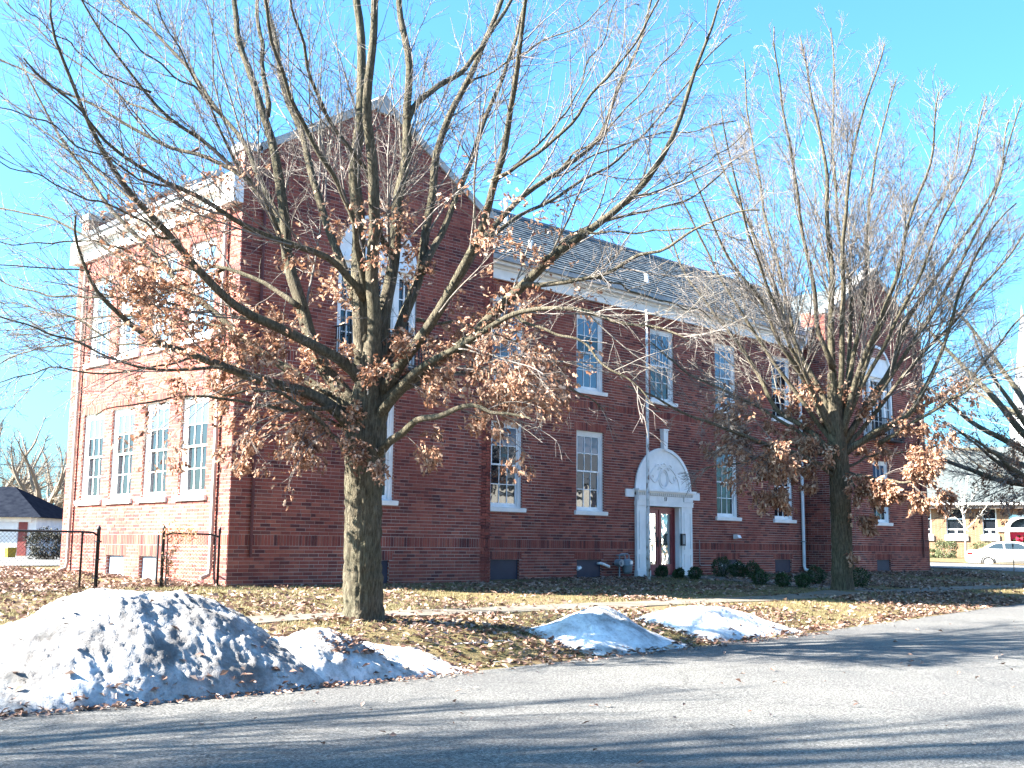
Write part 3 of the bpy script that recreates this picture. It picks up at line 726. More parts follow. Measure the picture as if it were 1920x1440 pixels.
# flagpole
fp = onY(1216, 1096, -.9); fz = float(ground(fp[0], fp[1]))
ft = onY(1214, 588, fp[1])
fl = thing('flagpole', (fp[0], fp[1], fz), 'tall thin white flagpole with rust patches on the lawn before the doorway', 'flagpole')
m = MB(); m.lathe([(.055, -.2), (.055, 1.8), (.05, 2.0), (.045, 5), (.035, ft[2]-fz)], (fp[0], fp[1], fz), 10); m.build('pole', M['pole'], fl, True)
m = MB(); m.lathe([(.01, 0), (.05, .03), (.06, .06), (.05, .1), (.01, .12)], (fp[0], fp[1], ft[2]), 10); m.build('finial', M['gutter'], fl, True)
m = MB(); m.box(fp[0]-.02, fp[0]+.02, fp[1]-.09, fp[1]-.04, fz+1.15, fz+1.18); m.box(fp[0]-.07, fp[0]+.07, fp[1]-.1, fp[1]-.088, fz+1.155, fz+1.175); m.build('cleat', M['black'], fl)

# ------------------------------------------------------------------ trees
def unit(a): return a/(np.linalg.norm(a, axis=-1, keepdims=True)+1e-12)
def tubes_batch(P, R, sides):
    N, n, _ = P.shape; T = unit(np.gradient(P, axis=1)); ref = np.where(np.abs(unit(P[:, -1]-P[:, 0])[:, 2:3]) < .8, np.array([[0, 0, 1.0]]), np.array([[1.0, 0, 0]]))[:, None, :]
    A = unit(np.cross(T, ref)); B = np.cross(T, A); th = np.arange(sides)*2*math.pi/sides
    V = P[:, :, None, :]+R[:, :, None, None]*(np.cos(th)[None, None, :, None]*A[:, :, None, :]+np.sin(th)[None, None, :, None]*B[:, :, None, :])
    base = (np.arange(N)*n*sides)[:, None, None]+(np.arange(n-1)*sides)[None, :, None]; jn = np.arange(sides); j2 = (jn+1) % sides
    F = np.stack([base+jn, base+j2, base+sides+j2, base+sides+jn], -1).reshape(-1, 4)
    return V.reshape(-1, 3), F
def resample(pts, n):
    pts = np.asarray(pts, float); s = np.concatenate([[0], np.cumsum(np.linalg.norm(np.diff(pts, axis=0), axis=1))]); t = np.linspace(0, s[-1], n)
    out = np.stack([np.interp(t, s, pts[:, k]) for k in range(3)], 1)
    for _ in range(2): out[1:-1] = .25*out[:-2]+.5*out[1:-1]+.25*out[2:]
    return out
def spawn(P, R, dens, t0, lenfac, lmin, lmax, ang, npts, wig, up, rfac, rmin, r_, out_c=None, outw=0.0, droop=None):
    N, n, _ = P.shape; L = np.linalg.norm(np.diff(P, axis=1), axis=2).sum(1)
    k = r_.poisson(L*(1-t0)*dens); idx = np.repeat(np.arange(N), k); M_ = len(idx)
    t = t0+(1-t0)*r_.random(M_)*.98; s = t*(n-1); i = np.minimum(s.astype(int), n-2); fr = (s-i)[:, None]
    p = P[idx, i]*(1-fr)+P[idx, i+1]*fr; T = unit(P[idx, i+1]-P[idx, i]); rp = R[idx, i]*(1-fr[:, 0])+R[idx, i+1]*fr[:, 0]
    rnd = r_.normal(size=(M_, 3)); rnd = unit(rnd-T*(rnd*T).sum(1, keepdims=True)); a = np.radians(r_.uniform(ang[0], ang[1], M_))[:, None]
    d = np.cos(a)*T+np.sin(a)*rnd
    if out_c is not None: d = d+outw*unit((p-out_c)*np.array([1, 1, .3]))
    hz = np.clip((p[:, 2]-droop)/1.6, -1.6, 1) if droop is not None else np.ones(M_)
    d[:, 2] += up*.8*hz; d = unit(d); upv = np.zeros((M_, 3)); upv[:, 2] = up*.35*hz
    ln = np.clip(lenfac*(1-t)*L[idx]+lmin, lmin, lmax)*r_.uniform(.6, 1.25, M_); r0 = np.maximum(np.minimum(rp*rfac, .0035+.0046*ln), rmin)
    pts = np.zeros((M_, npts, 3)); pts[:, 0] = p
    for q in range(1, npts):
        d = unit(d+wig*r_.normal(size=(M_, 3))+upv); pts[:, q] = pts[:, q-1]+d*(ln/(npts-1))[:, None]
    rad = r0[:, None]*np.linspace(1, .35, npts)[None]; rad = np.maximum(rad, rmin*.6)
    return pts, rad
def leaf_mesh(P, D, size, r_):
    """curled lobed oak leaves at points P hanging along D"""
    N = len(P); D = unit(D); rn = r_.normal(size=(N, 3)); S = unit(np.cross(D, rn)); Nn = np.cross(D, S)
    l = size*r_.uniform(.7, 1.35, N)[:, None]; w = l*r_.uniform(.17, .34, N)[:, None]; c = l*r_.uniform(-.35, .35, N)[:, None]; up = w*r_.uniform(.1, 1.3, N)[:, None]
    tmpl = [(0, 0, 0), (.30, 1, 1), (.46, .45, .4), (.70, .95, 1), (1, 0, 0), (.74, -.95, 1), (.50, -.45, .4), (.34, -1, 1)]
    V = np.stack([P+D*l*a+S*w*b+Nn*(up*h+c*(a*a)) for a, b, h in tmpl], 1).reshape(-1, 3)
    b = (np.arange(N)*8)[:, None, None]; F = b+np.array([[0, 1, 2, 2], [2, 3, 4, 4], [4, 5, 6, 6], [6, 7, 0, 0]])[None]
    tri = np.array([[0, 1, 2], [2, 3, 4], [4, 5, 6], [6, 7, 0]]); quad = np.array([[0, 2, 4, 6]])
    faces = np.concatenate([(b+tri[None]).reshape(-1, 3)]); fq = (b+quad[None]).reshape(-1, 4)
    return V, faces.tolist()+fq.tolist()
def bark_trunk(path, rad, name, parent, mat, seed=0, amp=.035, flare=True):
    path = np.asarray(path, float); L = np.concatenate([[0], np.cumsum(np.linalg.norm(np.diff(path, axis=0), axis=1))]); n = max(12, int(L[-1]/.035)); t = np.linspace(0, L[-1], n)
    p = np.stack([np.interp(t, L, path[:, k]) for k in range(3)], 1); r = np.interp(t, L, rad)
    for _ in range(6): p[1:-1] = .25*p[:-2]+.5*p[1:-1]+.25*p[2:]; r[1:-1] = .25*r[:-2]+.5*r[1:-1]+.25*r[2:]
    S = 64; th = np.arange(S)*2*math.pi/S; TH, TT = np.meshgrid(th, t); R0 = np.interp(t, t, r)[:, None]
    cx, cy = np.cos(TH), np.sin(TH); k = 12.0
    warp = fbm(cx*1.5+9, cy*1.5, TT*1.2+seed, 3)*1.4
    ridge = np.abs(vnoise(cx*k*.9+warp, cy*k*.9+warp, TT*2.6+seed)*2-1); ridge2 = np.abs(vnoise(cx*k*1.9+3, cy*k*1.9, TT*6+seed)*2-1)
    ridge3 = np.abs(vnoise(cx*k*3.1+8+warp, cy*k*3.1+warp, TT*7+seed)*2-1)
    disp = amp*(ridge*.8+ridge2*.9+ridge3*.6-1.0)
    if flare:
        fl = np.clip(1-TT/.55, 0, 1)**2; disp = disp+fl*(.10+.10*np.cos(TH*5+seed)+.05*np.cos(TH*3+1))*R0/.3*.6
    lump = (fbm(cx*.9+seed, cy*.9, TT*.7, 2)-.4)*.10*R0/.3
    RR = R0+disp*np.clip(R0/.3, .3, 1)+lump
    V = np.stack([p[:, 0:1]+RR*cx, p[:, 1:2]+RR*cy, np.repeat(p[:, 2:3], S, 1)], -1).reshape(-1, 3)
    i = (np.arange(n-1)*S)[:, None]; j_ = np.arange(S)[None]; j2 = (j_+1) % S
    F = np.stack([i+j_, i+j2, i+S+j2, i+S+j_], -1).reshape(-1, 4)
    return mesh_obj(name, V, F, mat, parent, True)
def tree(name, base, label, cat, trunk, trunk_r, limbs, seed, zl=(2.2, 7.0), nleaf=1.0, group=None, mat=None, twmat=None, dens=(2.4, 4.5, 6.2), minr=.0037, leafsize=.088, sides=(10, 5, 4, 3), leafdir=None, bark=True, scl=1.0, branch_part=True, clthr=.36):
    r_ = np.random.default_rng(seed); mat = mat or M['bark']; twmat = twmat or M['twig']
    root = thing(name, base, label, cat, group); base = np.array(base, float)
    if bark: bark_trunk(trunk, trunk_r, 'trunk', root, mat, seed, .04*scl)
    else: MB().tube(trunk, trunk_r, 10).build('trunk', mat, root, True)
    n = 26; LP, LR = [], []
    for pts, r0, r1 in limbs:
        p = resample(pts, n); s = np.linspace(0, 1, n); wv = r_.normal(size=(n, 3))*.05*scl; wv[1:-1] = .25*wv[:-2]+.5*wv[1:-1]+.25*wv[2:]; wv[1:-1] = .25*wv[:-2]+.5*wv[1:-1]+.25*wv[2:]; wv[0] = 0; wv[1] *= .4
        p = p+wv; rad = r0+(r1-r0)*s**.85; rad[:2] *= np.array([1.35, 1.12]); LP.append(p); LR.append(rad)
        rr = rad[:, None]*np.ones((1, 1)); m = MB(); m.tube(p, rad, sides[0]); o = m.build('limb' if branch_part else 'limb', mat, root, True)
    LP, LR = np.array(LP), np.array(LR); c = base+np.array([0, 0, 3.0*scl])
    p1, r1 = spawn(LP, LR, dens[0]/scl, .20, .42, .6*scl, 3.8*scl, (24, 62), 10, .065, .20, .55, minr*1.9, r_, c, .25, base[2]+4.3*scl)
    p2, r2 = spawn(p1, r1, dens[1]/scl, .12, .45, .28*scl, 1.25*scl, (24, 58), 6, .09, .10, .55, minr*1.25, r_, c, .15, base[2]+4.2*scl)
    p2b, r2b = spawn(LP, LR, 2.6/scl, .04, .0, .55*scl, 1.3*scl, (40, 85), 6, .15, .05, .3, minr*1.25, r_)
    p2, r2 = np.concatenate([p2, p2b]), np.concatenate([r2, r2b])
    p3, r3 = spawn(p2, r2, dens[2]/scl, .12, .5, .12*scl, .42*scl, (22, 55), 4, .12, .05, .7, minr, r_)
    V, Fq = [], []; nb = 0
    for p, r, s in ((p1, r1, sides[1]), (p2, r2, sides[2]), (p3, r3, sides[3])):
        v, f = tubes_batch(p, r, s); V.append(v); Fq.append(f+nb); nb += len(v)
    tag(mesh_obj('twigs', np.concatenate(V), np.concatenate(Fq), twmat, root, True), kind='stuff')
    # clinging dry leaves on the lower and inner wood
    if nleaf > 0:
        P = np.concatenate([p3[:, -1], p3[:, 2], p2[:, -1]]); T = np.concatenate([p3[:, -1]-p3[:, -2], p3[:, 2]-p3[:, 1], p2[:, -1]-p2[:, -2]])
        z = P[:, 2]-base[2]; hr = np.linalg.norm(P[:, :2]-base[:2], axis=1)
        pr = np.clip((zl[1]-z)/(zl[1]-zl[0]), 0, 1)**.8*np.clip((4.3*scl-hr)/(2.4*scl), 0, 1)
        cl = vnoise(P[:, 0]*1.3/scl, P[:, 1]*1.3/scl, P[:, 2]*1.3/scl+seed); pr = pr*np.clip((cl-clthr)*5, 0, 1)*nleaf
        kk = r_.poisson(pr*6.5); idx = np.repeat(np.arange(len(P)), kk)
        if len(idx):
            d = unit(T[idx])+r_.normal(size=(len(idx), 3))*.6+np.array([0, 0, -.75])
            v, f = leaf_mesh(P[idx]+r_.normal(size=(len(idx), 3))*.06, d, leafsize, r_)
            tag(mesh_obj('leaves', v, f, M['leaf'], root), kind='stuff')
    return root
def px_limbs(D0, base_w, specs):
    out = []
    for pl, w0, w1, dz0, dz1 in specs:
        pl = np.array(pl, float); s = np.concatenate([[0], np.cumsum(np.linalg.norm(np.diff(pl, axis=0), axis=1))]); s /= s[-1]
        dep = D0+dz0+(dz1-dz0)*s**.9
        out.append((np.array([at(x, y, d) for (x, y), d in zip(pl, dep)]), 0.93*w0*(D0+dz0)/FPX/2, w1*(D0+dz1)/FPX/2))
    return out
def depth(p): return float(np.dot(np.array(p)-CAM, _f))
# the big oak: limbs measured along their own sight lines, each spread to its own distance
T1 = np.array([-1.88, -7.2, 0]); T1[2] = float(ground(T1[0], T1[1])); D1 = depth(T1)
tr1 = [at(x, y, D1) for x, y in ((679, 1185), (680, 1140), (681, 1000), (682, 900), (685, 825), (690, 765), (696, 700), (699, 640))]
trr = [w*D1/FPX/2 for w in (74, 74, 71, 70, 76, 74, 52, 30)]
S1 = [
 ([(662,800),(645,785),(610,745),(570,732),(527,715),(470,707),(420,685),(379,669),(321,651),(280,645),(227,604),(187,564),(157,494),(125,409)], 27,4, 0,-1.8),
 ([(668,770),(595,735),(550,700),(515,685),(470,645),(420,602),(394,584),(335,537),(303,500),(242,432),(195,380),(150,317),(95,225),(40,130)], 21,3, 0,2.2),
 ([(685,720),(665,690),(585,645),(530,615),(452,585),(375,513),(320,447),(258,380),(207,320),(163,237),(133,167),(100,67),(83,-10)], 24,4, 0,-2.6),
 ([(672,780),(650,740),(610,700),(590,667),(580,635),(567,597),(548,530),(536,442),(527,370),(519,282),(500,217),(480,160),(460,100),(433,20),(420,-70)], 34,8, 0,1.6),
 ([(500,217),(495,140),(487,60),(480,-70)], 11,6, 1.3,2.0),
 ([(690,640),(660,540),(621,457),(603,390),(580,326),(565,273),(547,200),(520,100),(497,0),(485,-90)], 20,8, 0,3.0),
 ([(690,560),(667,402),(644,370),(615,311),(580,259),(562,225),(530,140),(505,40),(490,-70)], 15,5, 0,-2.2),
 ([(690,760),(682,680),(676,588),(673,442),(673,326),(670,209),(670,100),(663,0),(660,-130)], 40,11, 0,.5),
 ([(697,740),(702,640),(702,515),(694,384),(688,267),(691,200),(693,100),(698,0),(700,-130)], 34,11, 0,-1.0),
 ([(700,740),(715,640),(735,520),(740,440),(758,326),(761,253),(763,200),(767,133),(757,50),(753,0),(750,-90)], 34,9, 0,1.6),
 ([(736,480),(705,400),(688,326),(656,280),(627,244),(600,190),(570,110),(545,20),(530,-70)], 13,4, .5,-1.8),
 ([(712,740),(750,620),(784,530),(799,442),(816,340),(828,276),(840,217),(873,160),(907,83),(940,10),(960,-70)], 27,7, 0,2.6),
 ([(763,225),(800,180),(847,147),(900,93),(933,50),(973,-20)], 14,6, 1.0,2.4),
 ([(715,740),(770,660),(810,605),(840,550),(860,510),(895,457),(904,413),(917,383),(923,340),(947,250),(960,133),(978,40),(990,-70)], 26,6, 0,-2.6),
 ([(923,340),(973,310),(1023,273),(1090,207),(1160,133),(1213,50),(1240,0),(1270,-70)], 9,3, -1.8,-3.2),
 ([(790,510),(850,390),(867,350),(893,283),(917,217),(937,167),(973,50),(1000,-50)], 16,5, .6,3.2),
 ([(705,775),(720,745),(782,705),(832,668),(895,622),(930,585),(980,535),(1020,487),(1080,450),(1100,430),(1187,367),(1240,283),(1273,227),(1307,133),(1343,20),(1360,-50)], 31,3, 0,-1.6),
 ([(840,550),(880,492),(905,455),(957,400),(1000,350),(1057,310),(1123,250),(1173,150),(1207,67),(1223,0),(1235,-70)], 15,4, -.8,2.2),
 ([(702,800),(720,750),(800,690),(880,642),(962,587),(1030,572),(1080,577),(1130,600),(1180,610),(1255,620),(1300,640)], 20,3, 0,-3.0),
 ([(980,535),(1035,530),(1105,522),(1155,505),(1205,482),(1255,460),(1310,425),(1355,402),(1420,385)], 11,3, -.9,-3.2),
 ([(700,855),(722,838),(755,809),(789,793),(818,778),(870,765),(930,770),(1000,790)], 20,4, 0,-2.5),
 ([(664,860),(640,830),(610,800),(570,760),(520,735),(470,730),(420,745)], 14,3, 0,-1.6),
 ([(536,450),(507,361),(467,283),(417,217),(367,140),(300,73),(247,27),(215,0),(180,-60)], 13,4, .9,4.2),
 ([(545,500),(505,390),(478,333),(407,290),(333,230),(283,173),(250,133),(200,77),(150,0),(130,-50)], 12,3, .7,-.6),
 ([(505,390),(450,320),(380,295),(317,277),(260,245),(227,227),(170,190),(100,165),(40,130),(-30,100)], 11,3, .6,1.4),
 ([(685,560),(640,491),(609,479),(515,444),(420,403),(350,360),(283,333),(230,290),(180,240),(110,170),(40,110)], 16,3, 0,-3.2),
 ([(560,575),(540,551),(483,523),(420,504),(353,502),(276,509),(200,470),(130,420),(60,400),(-20,390)], 10,3, .2,2.4),
 ([(1020,487),(1090,430),(1155,405),(1220,400),(1290,370),(1350,330),(1400,290)], 8,2.5, -1.0,1.2),
 ([(885,470),(950,420),(1030,380),(1100,330),(1180,280),(1260,190),(1320,120),(1370,60)], 9,2.5, -.9,3.6),
 ([(740,735),(830,700),(900,700),(980,690),(1060,720),(1130,760)], 11,3, 0,2.2),
 ([(630,762),(560,770),(500,760),(440,750),(380,740),(300,745),(230,760),(180,770)], 9,2.5, -.2,-2.6),
 ([(470,707),(400,690),(340,700),(270,690),(200,660),(120,640),(40,600),(-30,580)], 8,2.5, -.6,-3.2),
 ([(335,537),(280,560),(200,560),(110,560),(40,540),(-30,510)], 6,2.5, 1.1,2.0),
 ([(420,504),(330,540),(240,610),(150,640),(60,660),(-20,690)], 6,2.5, .9,3.0),
 ([(320,447),(230,395),(150,370),(60,330),(-30,290)], 5,2, -1.2,-2.4),
 ([(258,380),(170,310),(90,250),(0,180),(-40,150)], 5,2, -1.5,-.4),
 ([(350,360),(250,330),(150,270),(60,220),(-30,190)], 5,2, -1.6,-3.4),
 ([(303,500),(230,470),(140,450),(50,455),(-30,450)], 5,2, 1.2,.4),
 ([(394,584),(300,570),(190,520),(90,500),(-20,490)], 6,2, .8,-.6),
 ([(379,669),(280,690),(190,700),(90,690),(-20,730)], 6,2, -.8,-2.2),
 ([(321,651),(230,650),(140,600),(50,570),(-20,560)], 5,2, -1.0,.2),
 ([(333,230),(250,200),(150,120),(60,50),(0,0)], 5,2, .2,1.6),
 ([(417,217),(330,140),(230,60),(150,0),(120,-40)], 5,2, 1.9,.6),
 ([(283,173),(200,140),(110,70),(40,10)], 4,2, 0,-1.2),
 ([(440,620),(340,600),(250,590),(150,600),(60,620),(-20,620)], 6,2, .7,2.6),
 ([(450,320),(400,210),(340,100),(300,20),(280,-50)], 6,2, .8,-.5),
 ([(1087,430),(1170,440),(1260,420),(1340,430),(1400,450)], 5,2, -1.1,-2.4),
 ([(1105,522),(1180,540),(1260,570),(1330,590)], 5,2, -1.6,.2),
 ([(1000,350),(1090,300),(1190,260),(1290,240),(1380,230)], 5,2, .6,2.6),
 ([(1187,367),(1260,350),(1330,300),(1400,250)], 4,2, -1.2,-.2),
 ([(1057,310),(1150,230),(1240,130),(1300,40)], 5,2, 1.0,-.6),
 ([(873,160),(960,110),(1060,60),(1150,0)], 5,2, 2.2,.6),
 ([(923,340),(1000,280),(1080,180),(1130,80),(1160,-20)], 6,2, -1.8,-.4),
 ([(783,600),(860,600),(960,640),(1050,700)], 7,2, 0,1.6),
 ([(620,740),(560,700),(480,660),(420,650),(350,620)], 7,2, 0,1.2),
 ([(640,800),(590,780),(530,800),(480,790)], 6,2, 0,-.8),
 ([(960,587),(1030,620),(1080,640),(1140,690),(1200,720),(1240,770)], 7,2.5, -1.4,-2.6),
]
oak1 = tree('oak_tree', T1, 'large bare oak with rough trunk and rusty brown leaves, nearest the snow', 'tree', tr1, trr, px_limbs(D1, 0, S1), 11, zl=(2.8, 6.4), nleaf=2.9, clthr=.40, group='oak trees along the sidewalk')
T2 = np.array([14.6, -6.1, 0]); T2[2] = float(ground(T2[0], T2[1])); D2 = depth(T2)
tr2 = [at(x, y, D2) for x, y in ((1580, 1122), (1580, 1095), (1578, 1000), (1575, 900), (1571, 850), (1566, 790), (1560, 700))]
tr2r = [w*D2/FPX/2 for w in (43, 42, 39, 38, 38, 32, 16)]
S2 = [
 ([(1570,800),(1562,690),(1556,590),(1565,535),(1557,490),(1555,440),(1547,350),(1543,283),(1530,200),(1513,160),(1497,67)], 18,2.5, 0,.6),
 ([(1562,690),(1552,660),(1532,630),(1530,580),(1525,540),(1517,502),(1507,455),(1497,360),(1473,233),(1453,133),(1443,53)], 11,2.5, 0,-1.4),
 ([(1572,800),(1575,690),(1580,590),(1580,480),(1593,333),(1613,217),(1633,167),(1660,83)], 14,2.5, 0,-.8),
 ([(1580,790),(1600,680),(1617,580),(1627,467),(1630,367),(1657,233),(1680,150)], 12,2.5, 0,1.8),
 ([(1578,820),(1595,740),(1650,610),(1670,550),(1690,490),(1703,400),(1740,330),(1760,267),(1757,167)], 14,2.5, 0,-2.2),
 ([(1580,830),(1625,765),(1670,690),(1695,615),(1725,570),(1775,495),(1820,424),(1847,395),(1880,320),(1890,220)], 14,2.5, 0,1.4),
 ([(1583,850),(1640,800),(1705,782),(1735,727),(1765,651),(1791,570),(1815,505),(1850,430),(1900,380)], 13,2.5, 0,-1.6),
 ([(1580,850),(1660,810),(1733,756),(1800,727),(1835,698),(1873,642),(1917,590),(1960,550)], 11,2.5, 0,2.4),
 ([(1650,830),(1704,800),(1747,771),(1800,739),(1850,700),(1920,690)], 8,2.5, 0,-2.8),
 ([(1560,780),(1530,720),(1492,655),(1472,602),(1460,552),(1440,502),(1415,447),(1390,390),(1345,300),(1330,230)], 13,2.5, 0,1.2),
 ([(1560,800),(1520,730),(1460,640),(1435,565),(1405,532),(1362,490),(1345,440),(1310,360),(1290,310)], 13,2.5, 0,-1.8),
 ([(1562,850),(1510,800),(1455,775),(1430,720),(1395,652),(1370,622),(1332,580),(1290,520),(1250,420)], 13,2.5, 0,2.4),
 ([(1568,880),(1520,860),(1440,830),(1360,805),(1288,779),(1244,752),(1180,720)], 12,2.5, 0,-2.6),
 ([(1572,895),(1500,850),(1430,855),(1380,870),(1320,880)], 8,2.5, 0,-1.6),
 ([(1585,885),(1640,900),(1700,905),(1755,880)], 8,2.5, 0,-1.8),
 ([(1586,890),(1610,930),(1640,930),(1690,925)], 6,2, 0,-1.4),
 ([(1566,870),(1500,810),(1420,760),(1350,730),(1280,690),(1220,640)], 9,2.5, 0,1.6),
 ([(1566,840),(1530,760),(1500,680),(1480,590),(1440,450),(1420,330),(1400,200),(1395,120)], 11,2.5, 0,3.2),
 ([(1572,820),(1590,700),(1600,560),(1570,420),(1560,250),(1565,120),(1560,50)], 11,2.5, 0,3.0),
 ([(1575,830),(1610,720),(1660,600),(1720,450),(1790,330),(1800,230)], 11,2.5, 0,3.2),
 ([(1580,830),(1660,720),(1740,600),(1810,480),(1870,360),(1900,250),(1915,190)], 11,2.5, 0,-.6),
 ([(1580,845),(1700,700),(1790,600),(1860,520),(1930,430),(1980,350)], 10,2.5, 0,.8),
 ([(1575,815),(1640,680),(1710,540),(1780,400),(1830,280),(1850,180)], 10,2.5, 0,-2.6),
 ([(1568,835),(1480,720),(1400,600),(1330,480),(1280,380),(1250,320)], 10,2.5, 0,.4),
 ([(1566,825),(1500,690),(1450,560),(1400,430),(1370,300),(1350,210)], 10,2.5, 0,-2.8),
 ([(1572,885),(1540,850),(1480,835),(1420,830),(1370,810)], 6,2, 0,1.2),
 ([(1580,880),(1620,860),(1680,850),(1740,840)], 6,2, 0,1.0),
]
oak2 = tree('oak_tree', T2, 'bare oak with shaded trunk before the far gable, tan leaf tufts low down', 'tree', tr2, tr2r, px_limbs(D2, 0, S2), 23, zl=(2.2, 5.4), nleaf=3.6, clthr=.33, group='oak trees along the sidewalk', dens=(3.0, 5.0, 6.8), minr=.005, leafsize=.115)
def random_limbs(base, h0, H, Rc, n, seed, r0, low=.3):
    r_ = np.random.default_rng(seed); out = []
    for k in range(n):
        az = k*2.399+r_.uniform(-.4, .4); f = (k+.5)/n; el = low+(1.25-low)*f+r_.uniform(-.1, .1); L = (Rc*1.05*(1-f)+(H-h0)*f)*r_.uniform(.85, 1.1)
        d = np.array([math.cos(az)*math.cos(el), math.sin(az)*math.cos(el), math.sin(el)]); p = np.array(base)+np.array([0, 0, h0+(.9*f-.3)*h0*.4]); pts = [p]
        for q in range(9): d = unit(d+r_.normal(size=3)*.09+np.array([0, 0, .05*(1-f)])); p = p+d*L/9; pts.append(p)
        out.append((np.array(pts), r0*(.55+.3*f), .02))
    return out
def generic_tree(name, x, y, label, H, Rc, seed, r0=.27, nl=22, z=None, low=.3, **kw):
    b = np.array([x, y, float(ground(x, y)) if z is None else z]); h0 = H*.24
    tr = [b+np.array([0, 0, t]) for t in (-.2, .3, h0*.6, h0, h0*1.35, h0*1.7)]
    return tree(name, b, label, kw.pop('cat', 'tree'), tr, [r0*1.15, r0, r0*.95, r0, r0*.7, r0*.35], random_limbs(b, h0, H, Rc, nl, seed, r0, low), seed, **kw)
oak3 = generic_tree('oak_tree', 36.0, -4.2, 'bare oak at the right edge with low shaded leafy boughs before the church', 14, 7.2, 31, zl=(2.2, 7.0), nleaf=1.5, group='oak trees along the sidewalk', dens=(2.0, 4.4, 5.0), minr=.0065, leafsize=.12, low=.02)
# next oak of the row, up the street: its shadow falls across the road
shade = generic_tree('oak_tree', -19.6, -7.8, 'bare oak further up the street whose shadow crosses the road', 14.5, 7.0, 43, zl=(2.2, 6.5), nleaf=.9, group='oak trees along the sidewalk', dens=(3.2, 5.0, 4.5), minr=.007)
for k, (tx, ty) in enumerate(((2, -38), (14, -36), (26, -39), (40, -36), (56, -40))):
    c_ = copy_tree(shade, (tx, ty, float(road_z(tx))), k*1.7+.4); c_['label'] = 'bare oak across the street mirrored in the school windows'; c_['group'] = 'oaks across the street'
# unseen pale house, added and turned so the door glass reflects its sunlit wall
hc = np.array([41.0, -27.5, -.2]); hd = np.array([.707, .707, 0]); hn = np.array([-.707, .707, 0])
def hl(u, d, z): return tuple(hc+hd*u-hn*d+np.array([0, 0, z]))
def hbox(m, u0, u1, d0, d1, z0, z1): m.add([hl(u0,d0,z0),hl(u1,d0,z0),hl(u1,d1,z0),hl(u0,d1,z0),hl(u0,d0,z1),hl(u1,d0,z1),hl(u1,d1,z1),hl(u0,d1,z1)], [(0,3,2,1),(4,5,6,7),(0,1,5,4),(1,2,6,5),(2,3,7,6),(3,0,4,7)]); return m
hs_ = thing('house', tuple(hc), 'unseen pale house added across the street to brighten the red door glass', 'house')
hbox(MB(), -7, 7, 0, 8, -.5, 5.2).build('wall', M['trimdirty'], hs_)
MB().add([hl(-7.4,-.5,5.1), hl(7.4,-.5,5.1), hl(7.4,8.5,5.1), hl(-7.4,8.5,5.1), hl(-7.4,4,8.2), hl(7.4,4,8.2)], [(0,1,5,4), (2,3,4,5), (1,2,5), (3,0,4), (0,3,2,1)]).build('roof', M['slatepipe'], hs_)
for u in (-5, -1.6, 3.8):
    for z in (.8, 3.3): hbox(MB(), u-.5, u+.5, -.04, -.002, z, z+1.5).build('window', M['board'], hs_)
hbox(MB(), .7, 1.7, -.05, -.002, 0, 2.1).build('door', M['maroon'], hs_)
# far bare trees behind the parking area
for k, (px, dep, H, Rc) in enumerate(((20, 95, 10, 6.5), (75, 82, 9.5, 5.5), (108, 100, 11, 6.5), (-30, 88, 11, 7))):
    p = at(px, 1037, dep)
    generic_tree('bare_tree', p[0], p[1], ['pale bare tree behind the left end of the garage roof', 'twisted bare tree right behind the dark clipped hedge', 'bare tree just beside the left corner of the school', 'bare tree far off at the left edge of the view'][k], H, Rc, 60+k, .3, 14, z=.2, nleaf=0, mat=M['farbark'], twmat=M['farbark'], dens=(1.6, 3.4, 2.2), minr=.016, sides=(6, 4, 3, 3), bark=False, group='bare trees behind the parking area', low=.15)

